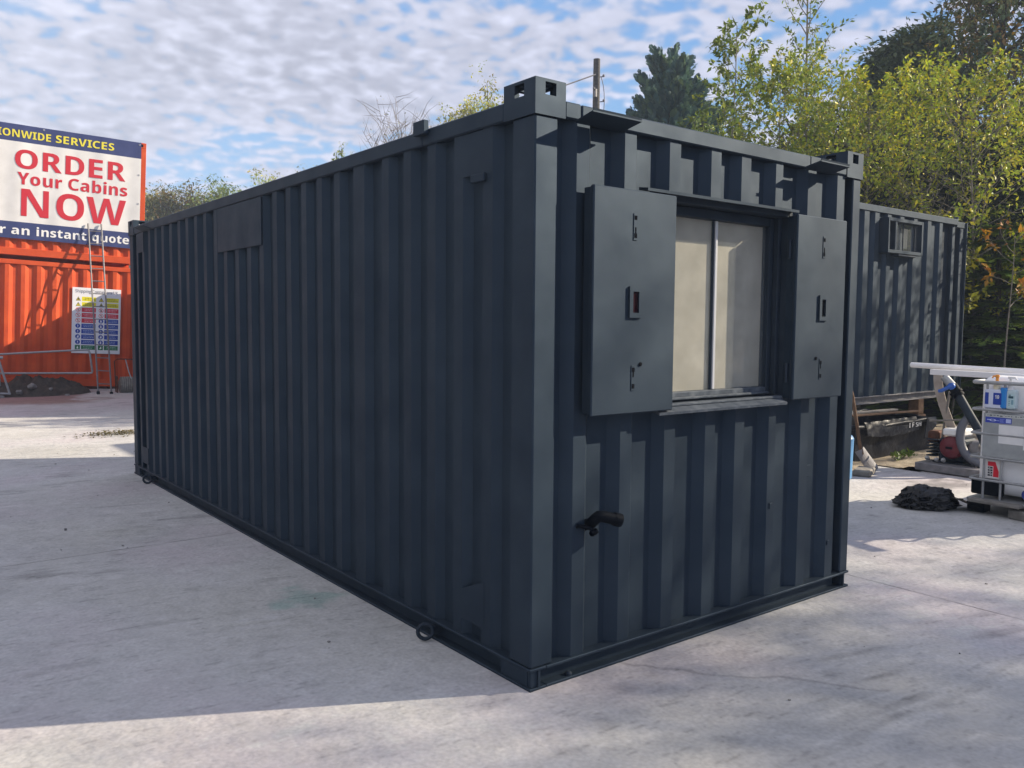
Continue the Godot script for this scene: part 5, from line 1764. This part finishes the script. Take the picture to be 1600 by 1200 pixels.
# ---------------------------------------------------------------- trees
func leaf_mesh() -> ArrayMesh:
	if M.has("leaf_shape"): return M.leaf_shape
	var mb := MB.new()
	add_leaf(mb, Transform3D.IDENTITY)
	var m := ArrayMesh.new()
	mb.add_to(m, M.leaf)
	M.leaf_shape = m
	return m

func add_leaf(mb: MB, t: Transform3D, wide := 0.24):
	# base, widest sides, tip; folded a little along the midrib
	var a := t * Vector3(0, 0, 0)
	var l := t * Vector3(-wide, 0.42, 0.07)
	var r := t * Vector3(wide, 0.42, 0.07)
	var m := t * Vector3(0, 0.45, 0)
	var e := t * Vector3(0, 1.0, 0.04)
	mb.tri(a, m, l); mb.tri(a, r, m); mb.tri(m, e, l); mb.tri(m, r, e)

func leaf_basis(d: Vector3, size: float) -> Basis:
	# the leaf's length along d, its face turned mostly up
	var up := (Vector3.UP + sphere_dir() * 0.9).normalized()
	var x := d.cross(up)
	if x.length() < 0.01: x = d.cross(Vector3.RIGHT)
	x = x.normalized()
	return Basis(x * size, d * size, x.cross(d) * size)

func clump_mesh(seed_: int, n: int, leaf: float, wide := 0.24, flat := 0.8) -> ArrayMesh:
	# n leaves in a ball of radius 1
	var mb := MB.new()
	rng.seed = seed_
	for i in n:
		var p := sphere_dir() * pow(rng.randf(), 0.4)
		p.y *= flat
		var d := (p.normalized() + sphere_dir() * 0.8 + Vector3(0, -0.2, 0)).normalized()
		add_leaf(mb, Transform3D(leaf_basis(d, leaf * rng.randf_range(0.7, 1.25)), p), wide)
	var m := ArrayMesh.new()
	mb.add_to(m, M.leaf)
	return m

func frond_mesh(seed_: int, pairs: int, reach: float, lift: float) -> ArrayMesh:
	# flat spray of needle shoots along a stem of length 1
	var mb := MB.new()
	rng.seed = seed_
	for i in pairs:
		var t := (i + 0.5) / pairs
		var l := reach * sin(PI * pow(t, 0.7) * 0.9 + 0.25) * rng.randf_range(0.75, 1.15)
		for s in [-1.0, 1.0]:
			var d := Vector3(s * 0.75, 0.75, rng.randf_range(-0.25, 0.25) + lift * 0.3).normalized()
			var x := d.cross(Vector3.BACK).normalized() * 0.055
			var p := Vector3(0, t, lift * t * t * 0.3)
			mb.tri(p - x * 0.6, p + x * 0.6, p + d * l + x * 0.5)
			mb.tri(p - x * 0.6, p + d * l + x * 0.5, p + d * l * 0.85 - x)
	var m := ArrayMesh.new()
	mb.add_to(m, M.needle)
	return m

func multi(o: MultiMeshInstance3D, mesh: Mesh, xf: Array, cs: Array, material: Material):
	var mm := MultiMesh.new()
	mm.transform_format = MultiMesh.TRANSFORM_3D
	mm.use_colors = true
	mm.mesh = mesh
	mm.instance_count = xf.size()
	for i in xf.size():
		mm.set_instance_transform(i, xf[i])
		mm.set_instance_color(i, cs[i])
	o.multimesh = mm
	o.material_override = material

func tone(pal: Array, f: float) -> Color:
	# palette entries are linear colours
	var c: Color = pal[rng.randi_range(0, pal.size() - 1)]
	return Color(c.r * f, c.g * f, c.b * f)

# s: h height, r crown radius, lo where the crown starts (share of the height), trunk radius, limbs, twigs, leaves per twig, leaf size, pal,
# up how steeply limbs rise, full crown shape (bigger: rounder at the top), clump mesh or none, lean, bark
func broad_tree(called: String, label: String, at: Vector3, s: Dictionary, group := ""):
	var o := thing(called, label, s.get("kind", "tree"), at, 0.0, group)
	rng.seed = s.seed
	var wood := MB.new()
	var xf := []
	var cs := []
	var h: float = s.h
	var lean: Vector3 = s.get("lean", Vector3.ZERO)
	var trunk := []
	var wob := Vector3(rng.randf_range(-1, 1), 0, rng.randf_range(-1, 1)) * h * 0.02
	for i in 9:
		var t := i / 8.0
		trunk.append(Vector3(0, h * t * 0.97 - 0.06, 0) + lean * t * t + wob * sin(t * 5.0))
	var r0: float = s.trunk
	wood.tube(trunk, r0, r0 * 0.18, 8)
	var lo: float = s.lo
	var nl: int = s.limbs
	var up: float = s.up
	var size: float = s.leaf
	for i in nl:
		var t := lo + (0.98 - lo) * pow((i + 0.5) / nl, 0.9)
		var k: float = t * 8.0
		var b: Vector3 = trunk[int(k)].lerp(trunk[mini(int(k) + 1, 8)], k - int(k))
		var q := (t - lo) / (1.0 - lo)
		var prof := pow(sin(PI * clampf(0.16 + q * 0.80, 0.0, 1.0)), float(s.get("full", 0.7)))
		var len: float = s.r * prof * rng.randf_range(0.70, 1.12)
		var az := i * 2.399 + rng.randf_range(-0.5, 0.5)
		var d := Vector3(cos(az), up * rng.randf_range(0.6, 1.3) + q * float(s.get("rise", 0.5)), sin(az)).normalized()
		var m := b + d * len * 0.5 + Vector3(0, -0.04 * len, 0)
		var e := b + d * len + Vector3(0, len * rng.randf_range(-0.12, 0.22) * (1.0 - s.get("droop", 0.0) * 3.0), 0)
		var limb := b.distance_to(e)
		var lr := maxf(r0 * 0.42 * (1.0 - q * 0.6) * clampf(len / s.r, 0.3, 1.0), 0.006)
		wood.tube([b, b.lerp(m, 0.6) + sphere_dir() * len * 0.03, m, m.lerp(e, 0.5) + sphere_dir() * len * 0.05, e], lr, lr * 0.2, 5, false)
		var f := rng.randf_range(0.75, 1.2)
		var bare := rng.randf() < float(s.get("bare", 0.0))
		for w in int(s.twigs):
			var u := lerpf(0.22, 1.0, pow((w + rng.randf()) / s.twigs, 0.8))
			var p := b.lerp(m, u * 2.0) if u < 0.5 else m.lerp(e, u * 2.0 - 1.0)
			var td := (d * 0.5 + sphere_dir() + Vector3(0, 0.25 - float(s.get("droop", 0.0)) * 2.0, 0)).normalized()
			var tl := maxf(0.18, limb * 0.30) * rng.randf_range(0.6, 1.2) * float(s.get("reach", 1.0))
			var te := p + td * tl
			if s.get("twig_r", 0.004) > 0.0: wood.tube([p, p.lerp(te, 0.5) + sphere_dir() * tl * 0.08, te], float(s.get("twig_r", 0.004)), 0.0015, 3, false)
			if bare: continue
			var nf := int(s.leaves * rng.randf_range(0.5, 1.4))
			for l in nf:
				var v := rng.randf_range(0.15, 1.05)
				var lp := p.lerp(te, v) + sphere_dir() * tl * float(s.get("spread", 0.10))
				var ld := (td * 0.6 + sphere_dir() + Vector3(0, -0.35, 0)).normalized()
				var sz := size * rng.randf_range(0.65, 1.25)
				if s.has("clump"): xf.append(Transform3D(Basis.from_euler(Vector3(rng.randf() * 0.6, rng.randf() * TAU, rng.randf() * 0.6)).scaled(Vector3.ONE * sz), lp))
				else: xf.append(Transform3D(leaf_basis(ld, sz), lp))
				cs.append(tone(s.pal, f * rng.randf_range(0.75, 1.25)))
	part(o, "trunk", wood, s.get("bark", M.bark))
	if xf.size() > 0:
		var mm := MultiMeshInstance3D.new()
		multi(mm, s.clump if s.has("clump") else leaf_mesh(), xf, cs, M.leaf)
		mm.name = "crown"
		mm.set_meta("kind", "stuff")
		o.add_child(mm)

# a cypress-like evergreen: sprays that sweep up and out from a pointed crown
func cypress(label: String, at: Vector3, h: float, r: float, seed_: int, n: int, pal: Array, size := 0.75, group := "", called := "cypress_tree", blunt := 0.75):
	var o := thing(called, label, "tree", at, 0.0, group)
	rng.seed = seed_
	var wood := MB.new()
	wood.tube([Vector3(0, -0.06, 0), Vector3(0.05, h * 0.5, 0), Vector3(0, h * 0.95, 0)], r * 0.10, 0.02, 8)
	var fr := frond_mesh(seed_ + 1, 11, 0.42, 0.25)
	rng.seed = seed_ + 2
	var xf := []
	var cs := []
	# leading shoots give the outline its points
	var shoots := []
	for i in 120:
		var q := pow(rng.randf(), 0.7)
		var az := rng.randf() * TAU
		var rr := r * pow(1.0 - q, blunt)
		shoots.append([Vector3(cos(az) * rr * 0.85, h * q * 0.93, sin(az) * rr * 0.85), Vector3(cos(az) * 0.75, 1.0, sin(az) * 0.75).normalized(), rng.randf_range(0.6, 1.15)])
	shoots.append([Vector3(0, h * 0.90, 0), Vector3(0.05, 1, 0).normalized(), 1.1])
	for i in n:
		var p: Vector3
		var d: Vector3
		if rng.randf() < 0.45:
			var sh: Array = shoots[rng.randi_range(0, shoots.size() - 1)]
			var u := rng.randf()
			p = sh[0] + sh[1] * u * h * 0.085 * sh[2] + sphere_dir() * h * 0.024 * (1.0 - u)
			d = (sh[1] + sphere_dir() * 0.4).normalized()
		else:
			var q := pow(rng.randf(), 1.15)
			var az := rng.randf() * TAU
			var rr := r * pow(1.0 - q, blunt) * pow(rng.randf_range(0.25, 1.0), 0.5)
			p = Vector3(cos(az) * rr, h * q * 0.95, sin(az) * rr)
			d = (Vector3(cos(az), rng.randf_range(0.5, 1.5), sin(az)) + sphere_dir() * 0.35).normalized()
		var x := d.cross(Vector3.UP + sphere_dir()).normalized()
		var z := x.cross(d).normalized()
		var sz := size * rng.randf_range(0.6, 1.2)
		xf.append(Transform3D(Basis(x * sz, d * sz, z * sz), p))
		cs.append(tone(pal, rng.randf_range(0.65, 1.3)))
	part(o, "trunk", wood, M.bark)
	var mm := MultiMeshInstance3D.new()
	multi(mm, fr, xf, cs, M.needle)
	mm.name = "crown"
	mm.set_meta("kind", "stuff")
	o.add_child(mm)

# a fir with level drooping boughs
func fir(label: String, at: Vector3, h: float, r: float, seed_: int, pal: Array, whorls: int, group := "", size := 0.42):
	var o := thing("fir_tree", label, "tree", at, 0.0, group)
	rng.seed = seed_
	var wood := MB.new()
	wood.tube([Vector3(0, -0.06, 0), Vector3(0, h, 0)], 0.13, 0.015, 8)
	var fr := frond_mesh(seed_ + 1, 12, 0.34, -0.1)
	rng.seed = seed_ + 2
	var xf := []
	var cs := []
	for w in whorls:
		var q := (w + 0.5) / whorls
		var y := h * (0.04 + 0.94 * q)
		for b in 8:
			var az := b * TAU / 8 + w * 0.7 + rng.randf_range(-0.3, 0.3)
			var l := r * (1.0 - q * 0.92) * rng.randf_range(0.75, 1.1)
			var out := Vector3(cos(az), 0, sin(az))
			var p0 := Vector3(0, y, 0)
			var p1 := p0 + out * l * 0.55 + Vector3(0, -0.05 * l, 0)
			var p2 := p0 + out * l + Vector3(0, -0.16 * l + rng.randf_range(-0.05, 0.05), 0)
			wood.tube([p0, p1, p2], 0.022 * (1.0 - q) + 0.006, 0.003, 5, false)
			var f := rng.randf_range(0.8, 1.2)
			var steps := int(l / 0.085) + 2
			for k in steps:
				var t := lerpf(0.18, 1.0, float(k) / (steps - 1))
				var p := p0.lerp(p1, t / 0.55) if t < 0.55 else p1.lerp(p2, (t - 0.55) / 0.45)
				for sv in [-1.0, 0.0, 1.0]:
					var s: float = sv
					if s == 0.0 and t < 0.9: continue
					var side := Vector3(-sin(az), 0, cos(az)) * s
					var d := (side * 0.9 + out * 0.75 + Vector3(0, rng.randf_range(-0.25, 0.12), 0)).normalized()
					var x := d.cross(Vector3.UP).normalized()
					var sz := size * rng.randf_range(0.7, 1.15) * lerpf(1.05, 0.7, t)
					xf.append(Transform3D(Basis(x * sz, d * sz, x.cross(d) * sz), p))
					cs.append(tone(pal, f * rng.randf_range(0.75, 1.2)))
	part(o, "trunk", wood, M.bark)
	var mm := MultiMeshInstance3D.new()
	multi(mm, fr, xf, cs, M.needle)
	mm.name = "boughs"
	mm.set_meta("kind", "stuff")
	o.add_child(mm)

func make_left_edge():
	# dark containers along the yard's other side; the cabin's long wall faces them
	for q in [[-9.0, 0.0, "dark grey container beside the yard, opposite the cabin's long side, lower one"], [-9.0, 2.6, "dark grey container beside the yard, opposite the cabin's long side, upper one"], [-2.6, 0.0, "dark grey container beside the yard, left of the cabin's near corner, lower one"], [-2.6, 2.6, "dark grey container beside the yard, left of the cabin's near corner, upper one"]]:
		var c := thing("shipping_container", q[2], "container", Vector3(-9.2, q[1], q[0]), 0.0, "dark containers along the yard")
		var mb := MB.new()
		var ribs := []
		for i in 19: ribs.append(Vector2(0.3 + i * 0.3, 0.38 + i * 0.3))
		sheet(mb, rib_profile(ribs, 0.1, 5.96, -0.014, -0.05, 0.05), 0.1, 5.96, 0.1, 2.5, func(a: float, d: float, y: float) -> Vector3: return Vector3(d, y, -a))
		part(c, "side_wall", mb, M.paint)
		mb = MB.new()
		mb.box(Vector3(-2.42, 0.02, -6.02), Vector3(-0.06, 2.57, -0.04), 0.0)
		part(c, "body", mb, M.paint)
		for z in [[-6.06, -5.94], [-0.12, 0.0]]:
			mb = MB.new()
			mb.box(Vector3(-0.12, 0.0, z[0]), Vector3(0.0, 2.59, z[1]), 0.006)
			part(c, "corner_post", mb, M.paint)
		mb = MB.new()
		mb.box(Vector3(-0.058, 2.49, -5.93), Vector3(-0.002, 2.585, -0.13), 0.006)
		part(c, "top_rail", mb, M.paint)

func make_trees():
	var yellow_green := [Color(0.42, 0.48, 0.055), Color(0.33, 0.42, 0.06), Color(0.52, 0.52, 0.06), Color(0.26, 0.35, 0.055), Color(0.60, 0.52, 0.05)]
	var mid_green := [Color(0.19, 0.27, 0.07), Color(0.24, 0.31, 0.08), Color(0.16, 0.22, 0.06), Color(0.30, 0.34, 0.08)]
	var olive := [Color(0.25, 0.25, 0.085), Color(0.30, 0.27, 0.09), Color(0.19, 0.21, 0.07), Color(0.35, 0.30, 0.09)]
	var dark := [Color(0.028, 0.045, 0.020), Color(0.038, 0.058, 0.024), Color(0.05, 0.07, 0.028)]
	var autumn := [Color(0.16, 0.16, 0.05), Color(0.20, 0.175, 0.055), Color(0.12, 0.13, 0.045), Color(0.26, 0.16, 0.05)]
	var blue_green := [Color(0.10, 0.18, 0.165), Color(0.13, 0.21, 0.185), Color(0.08, 0.145, 0.14), Color(0.17, 0.25, 0.16)]
	var hazy := [Color(0.10, 0.15, 0.085), Color(0.13, 0.18, 0.09), Color(0.15, 0.19, 0.085)]
	var fir_green := [Color(0.12, 0.20, 0.035), Color(0.17, 0.26, 0.045), Color(0.09, 0.15, 0.03), Color(0.24, 0.32, 0.055)]
	var gold := [Color(0.42, 0.22, 0.02), Color(0.48, 0.28, 0.03), Color(0.36, 0.15, 0.02)]
	var ball := clump_mesh(601, 26, 0.42)
	var loose := clump_mesh(603, 14, 0.36)
	# saplings close behind the second cabin
	broad_tree("sapling", "slender young tree with loose pale green leaves, topmost beside the open sky", Vector3(9.70, -0.04, -6.65), {"h": 6.9, "r": 1.05, "lo": 0.30, "trunk": 0.032, "limbs": 30, "twigs": 8, "leaves": 11, "leaf": 0.105, "pal": mid_green, "up": 1.0, "full": 0.55, "seed": 1, "spread": 0.16, "bark": M.pale_bark}, "young trees behind the second cabin")
	broad_tree("sapling", "thin sapling with sparse leaves rising out of the picture's top", Vector3(12.3, -0.04, -6.9), {"h": 9.4, "r": 0.85, "lo": 0.45, "trunk": 0.05, "limbs": 26, "twigs": 7, "leaves": 8, "leaf": 0.10, "pal": mid_green, "up": 1.3, "full": 0.5, "seed": 2, "spread": 0.18, "bark": M.pale_bark}, "young trees behind the second cabin")
	broad_tree("sapling", "bushy yellowing young tree standing right of the cabin's far roof corner", Vector3(11.10, -0.04, -6.6), {"h": 6.3, "r": 1.75, "lo": 0.20, "trunk": 0.032, "limbs": 66, "twigs": 11, "leaves": 15, "leaf": 0.095, "pal": mid_green + yellow_green, "up": 0.55, "full": 0.5, "seed": 3, "spread": 0.16, "bark": M.pale_bark}, "young trees behind the second cabin")
	broad_tree("sapling", "bright yellow green young tree over the second cabin's roof", Vector3(13.25, -0.04, -6.15), {"h": 6.2, "r": 2.0, "lo": 0.24, "trunk": 0.032, "limbs": 66, "twigs": 10, "leaves": 14, "leaf": 0.095, "pal": yellow_green, "up": 0.55, "full": 0.5, "seed": 4, "spread": 0.16, "bark": M.pale_bark, "bare": 0.08}, "young trees behind the second cabin")
	broad_tree("sapling", "yellow leaved young tree with bare lower twigs at the picture's right edge", Vector3(13.75, -0.04, -4.4), {"h": 6.0, "r": 2.1, "lo": 0.30, "trunk": 0.032, "limbs": 66, "twigs": 10, "leaves": 14, "leaf": 0.095, "pal": yellow_green, "up": 0.55, "full": 0.5, "seed": 5, "spread": 0.16, "bark": M.pale_bark, "bare": 0.10}, "young trees behind the second cabin")
	broad_tree("sapling", "low leafy sapling showing its tips over the cabin's end roof rail", Vector3(11.45, -0.04, -8.3), {"h": 5.7, "r": 0.95, "lo": 0.35, "trunk": 0.04, "limbs": 26, "twigs": 8, "leaves": 9, "leaf": 0.10, "pal": mid_green, "up": 1.0, "full": 0.5, "seed": 6, "spread": 0.18}, "young trees behind the second cabin")
	broad_tree("sapling", "leafy sapling between the dark evergreens and the yellow tree, over the second cabin", Vector3(14.3, -0.04, -7.4), {"h": 6.4, "r": 1.5, "lo": 0.2, "trunk": 0.032, "limbs": 66, "twigs": 10, "leaves": 14, "leaf": 0.095, "pal": mid_green + olive, "up": 0.55, "full": 0.5, "seed": 7, "spread": 0.17}, "young trees behind the second cabin")
	broad_tree("sapling", "nearly bare twiggy sapling with pale branches beside the second cabin's corner", Vector3(12.9, -0.04, -4.9), {"h": 4.3, "r": 1.15, "lo": 0.42, "trunk": 0.035, "limbs": 26, "twigs": 7, "leaves": 5, "leaf": 0.10, "pal": olive, "up": 0.9, "full": 0.5, "seed": 8, "bare": 0.65, "twig_r": 0.006, "bark": M.pale_bark}, "young trees behind the second cabin")
	broad_tree("sapling", "small sapling with orange and golden leaf clusters right of the second cabin", Vector3(12.35, -0.04, -3.15), {"h": 3.2, "r": 0.8, "lo": 0.60, "trunk": 0.022, "limbs": 7, "twigs": 3, "leaves": 7, "leaf": 0.13, "pal": gold, "up": 0.5, "full": 0.4, "seed": 9, "spread": 0.3, "reach": 0.7, "bark": M.pale_bark})
	broad_tree("sapling", "small bright yellow green sapling touching the second cabin's right post", Vector3(12.15, -0.04, -3.9), {"h": 2.9, "r": 0.6, "lo": 0.55, "trunk": 0.02, "limbs": 10, "twigs": 4, "leaves": 9, "leaf": 0.13, "pal": [Color(0.27, 0.28, 0.03), Color(0.33, 0.30, 0.03)], "up": 0.3, "full": 0.4, "seed": 10, "spread": 0.3, "bark": M.pale_bark})
	# fir and the dark growth behind it
	fir("fir with level drooping boughs lit green at the picture's right edge", Vector3(13.35, -0.04, -3.75), 3.5, 1.75, 21, fir_green, 13)
	fir("smaller fir in shade between the second cabin and the lit fir", Vector3(14.2, -0.04, -5.5), 3.6, 1.6, 23, fir_green, 10)
	for q in [[Vector3(15.9, -0.04, -7.6), 4.6, 2.6, 31, "dark evergreen bush behind the second cabin's roof"], [Vector3(17.0, -0.04, -5.2), 4.9, 2.6, 32, "dark evergreen bush in deep shade right of the second cabin"], [Vector3(18.8, -0.04, -6.4), 4.8, 2.6, 33, "dark evergreen bush at the picture's right edge behind the fir"], [Vector3(13.6, -0.04, -9.9), 4.2, 2.3, 34, "dark evergreen bush behind the slender young tree"]]:
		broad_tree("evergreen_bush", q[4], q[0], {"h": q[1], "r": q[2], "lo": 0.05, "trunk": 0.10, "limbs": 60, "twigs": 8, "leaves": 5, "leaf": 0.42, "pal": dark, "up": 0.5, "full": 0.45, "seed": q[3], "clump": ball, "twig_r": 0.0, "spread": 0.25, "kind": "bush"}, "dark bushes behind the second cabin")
	# tall trees at the back right
	broad_tree("tall_tree", "tall dark tree, left of the two at the picture's upper right", Vector3(22.9, -0.04, -10.5), {"h": 9.9, "r": 2.1, "lo": 0.15, "trunk": 0.22, "limbs": 60, "twigs": 9, "leaves": 5, "leaf": 0.50, "pal": hazy, "up": 0.8, "full": 0.5, "seed": 41, "clump": ball, "twig_r": 0.0, "spread": 0.22}, "tall trees behind the yard")
	broad_tree("tall_tree", "tall tree with autumn tinted leaves at the picture's upper right corner", Vector3(23.6, -0.04, -8.2), {"h": 13.2, "r": 3.4, "lo": 0.15, "trunk": 0.25, "limbs": 64, "twigs": 9, "leaves": 5, "leaf": 0.46, "pal": autumn + hazy, "up": 0.8, "full": 0.5, "seed": 42, "clump": loose, "twig_r": 0.0, "spread": 0.24}, "tall trees behind the yard")
	broad_tree("tall_tree", "tall dark leafy tree cut off by the picture's right edge", Vector3(23.9, -0.04, -4.6), {"h": 11.0, "r": 3.2, "lo": 0.1, "trunk": 0.22, "limbs": 60, "twigs": 9, "leaves": 5, "leaf": 0.50, "pal": autumn + hazy, "up": 0.8, "full": 0.5, "seed": 43, "clump": ball, "twig_r": 0.0, "spread": 0.22}, "tall trees behind the yard")
	# cypress, its pale neighbour, the pole, the far trees
	cypress("dark blue green conifer with a ragged pointed top behind the cabin roof", Vector3(19.55, -0.04, -16.8), 10.6, 6.0, 51, 18000, blue_green, 0.40, "", "cypress_tree", 1.0)
	broad_tree("pale_tree", "small pale yellowing tree showing beside the dark conifer", Vector3(19.6, -0.04, -15.2), {"h": 7.8, "r": 1.1, "lo": 0.4, "trunk": 0.08, "limbs": 26, "twigs": 8, "leaves": 6, "leaf": 0.13, "pal": olive, "up": 0.9, "seed": 52, "spread": 0.2, "twig_r": 0.0})
	broad_tree("round_tree", "round olive yellow tree behind the cabin's near roof corner", Vector3(17.0, -0.04, -23.8), {"h": 9.5, "r": 2.8, "lo": 0.3, "trunk": 0.2, "limbs": 60, "twigs": 9, "leaves": 4, "leaf": 0.30, "pal": olive + yellow_green, "up": 0.7, "full": 0.5, "seed": 53, "clump": loose, "twig_r": 0.0, "spread": 0.25})
	broad_tree("bare_tree", "bare twiggy tree against the sky behind the cabin's roof rail", Vector3(10.55, -0.04, -19.4), {"h": 7.2, "r": 2.3, "lo": 0.4, "trunk": 0.09, "limbs": 40, "twigs": 10, "leaves": 1, "leaf": 0.07, "pal": olive, "up": 1.6, "full": 0.5, "seed": 54, "twig_r": 0.009, "reach": 1.5, "spread": 0.3, "bark": M.pale_bark})
	broad_tree("bare_tree", "small thin leafed tree against the sky, left of the bare twiggy one", Vector3(9.95, -0.04, -21.5), {"h": 7.15, "r": 0.9, "lo": 0.5, "trunk": 0.05, "limbs": 20, "twigs": 6, "leaves": 5, "leaf": 0.11, "pal": mid_green, "up": 1.2, "full": 0.5, "seed": 55, "twig_r": 0.006, "spread": 0.2, "bark": M.pale_bark})
	var k := 0
	var labels := ["far olive tree next to the banner's edge, in the row beyond the cabin", "far brownish tree, second from the banner in the row beyond the cabin", "far green tree in the middle of the row beyond the cabin", "far pale tree, second from the right in the row beyond the cabin", "far tree at the right end of the row, half hidden by the cabin roof", "far tree mostly hidden by the red container's edge"]
	for q in [[Vector3(10.2, 0.3, -46.0), 7.5], [Vector3(12.2, 0.3, -44.6), 7.6], [Vector3(14.0, 0.3, -42.6), 7.6], [Vector3(15.6, 0.3, -40.2), 8.0], [Vector3(17.6, 0.3, -38.5), 8.2], [Vector3(7.6, 0.3, -47.0), 7.5]]:
		broad_tree("far_tree", labels[k], q[0], {"h": q[1], "r": 2.9, "lo": 0.12, "trunk": 0.2, "limbs": 56, "twigs": 8, "leaves": 4, "leaf": 0.42, "pal": [olive, autumn, mid_green, olive + yellow_green, olive, mid_green][k], "up": 0.8, "full": 0.4, "seed": 60 + k, "clump": loose, "twig_r": 0.0, "spread": 0.25}, "far row of trees")
		k += 1
	# trees beside the yard on the sun's side; their shade falls on the cabin's end and the concrete
	broad_tree("yard_tree", "broad leafy tree beside the yard, off to the right of the cabin's end", Vector3(18.6, -0.04, 11.7), {"rise": 0.05, "h": 11.2, "r": 4.3, "lo": 0.78, "reach": 1.35, "trunk": 0.15, "limbs": 80, "twigs": 13, "leaves": 10, "leaf": 0.13, "pal": mid_green, "up": 0.2, "full": 0.35, "seed": 81, "twig_r": 0.0, "spread": 0.35}, "trees along the yard's sunny side")
	broad_tree("yard_tree", "open crowned tree beside the yard, furthest towards the yard's mouth", Vector3(19.2, -0.04, 14.4), {"rise": 0.05, "h": 12.0, "r": 4.4, "lo": 0.72, "reach": 1.35, "trunk": 0.15, "limbs": 70, "twigs": 12, "leaves": 6, "leaf": 0.13, "pal": mid_green, "up": 0.2, "full": 0.35, "seed": 83, "twig_r": 0.0, "spread": 0.4}, "trees along the yard's sunny side")
	broad_tree("yard_tree", "tallest open tree beside the yard, behind the others on the sunny side", Vector3(25.6, -0.04, 15.6), {"rise": 0.1, "h": 16.2, "r": 3.0, "lo": 0.62, "reach": 1.3, "trunk": 0.22, "limbs": 64, "twigs": 12, "leaves": 14, "leaf": 0.15, "pal": mid_green, "up": 0.3, "full": 0.35, "seed": 84, "twig_r": 0.0, "spread": 0.4}, "trees along the yard's sunny side")
	broad_tree("yard_tree", "leafy tree beside the yard, off to the right of the liquid tank", Vector3(17.6, -0.04, 1.6), {"h": 7.4, "r": 2.9, "lo": 0.25, "trunk": 0.20, "limbs": 44, "twigs": 8, "leaves": 2, "leaf": 0.32, "pal": mid_green, "up": 0.6, "full": 0.4, "seed": 82, "clump": loose, "twig_r": 0.0, "spread": 0.3}, "trees along the yard's sunny side")
	k = 0
	var belt := ["dense dark tree in the belt beside the yard, the one behind the others", "dense dark tree in the belt beside the yard, second from the cabin's end", "dense dark tree in the belt beside the yard, middle one", "dense dark tree in the belt beside the yard, furthest from the cabin", "dense dark tree behind the left hand containers, nearest the red stack", "dense dark tree behind the left hand containers, middle one", "dense dark tree behind the left hand containers, nearest the yard's mouth"]
	for q in [Vector3(26.0, -0.04, 13.0), Vector3(21.5, -0.04, 17.5), Vector3(16.5, -0.04, 20.5), Vector3(28.5, -0.04, 6.5), Vector3(-13.5, -0.04, -19.0), Vector3(-15.5, -0.04, -11.0), Vector3(-15.5, -0.04, -3.0)]:
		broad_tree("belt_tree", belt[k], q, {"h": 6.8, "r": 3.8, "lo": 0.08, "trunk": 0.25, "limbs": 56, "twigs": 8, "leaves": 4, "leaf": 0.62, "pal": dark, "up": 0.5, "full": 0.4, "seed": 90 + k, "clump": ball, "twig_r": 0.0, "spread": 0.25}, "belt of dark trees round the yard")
		k += 1
	# utility pole with its wire
	var pole := thing("utility_pole", "wooden utility pole with fittings and a wire, behind the cabin roof", "pole", Vector3(16.15, -0.04, -16.85))
	var mb := MB.new()
	mb.tube([Vector3(0, 0, 0), Vector3(0, 5, 0), Vector3(0.02, 9.75, 0)], 0.15, 0.105, 10)
	part(pole, "shaft", mb, mottled(lin(0.045, 0.042, 0.040), lin(0.12, 0.112, 0.105), 0.9, 2.0, 391))
	for q in [[9.2, 0.2], [8.75, -0.2], [8.45, 0.22]]:
		mb = MB.new()
		mb.tube([Vector3(-0.02, q[0], 0), Vector3(q[1], q[0] + 0.03, 0.12)], 0.018, 0.014, 6)
		mb.lathe([Vector2(0, 0), Vector2(0.035, 0.01), Vector2(0.04, 0.06), Vector2(0, 0.09)], Transform3D(Basis.IDENTITY, Vector3(q[1], q[0] + 0.02, 0.12)), 8)
		part(pole, "insulator", mb, M.dull_steel)
	mb = MB.new()
	mb.box(Vector3(-0.17, 8.55, 0.06), Vector3(-0.09, 8.80, 0.16), 0.01)
	part(pole, "junction_box", mb, M.dull_steel)
	mb = MB.new()
	mb.tube(bez(Vector3(0.12, 9.2, 0.1), Vector3(0.34, 8.8, 0.1), Vector3(0.30, 8.2, 0.1), Vector3(0.12, 7.2, 0.05), 10), 0.012, 0.012, 5)
	part(pole, "hanging_cable", mb, M.dull_steel)
	mb = MB.new()
	mb.tube(bez(Vector3(-0.1, 9.25, 0.08), Vector3(-2.6, 8.15, -0.3), Vector3(-5.2, 7.0, -0.5), Vector3(-8.6, 5.4, -1.0), 16), 0.020, 0.020, 5)
	part(pole, "wire", mb, M.dull_steel)

func _ready():
	make_materials()
	make_view()
	make_yard()
	make_cabin()
	make_left_things()
	make_second_cabin()
	make_tub()
	make_tools()
	make_pump()
	make_tank()
	make_left_edge()
	make_trees()
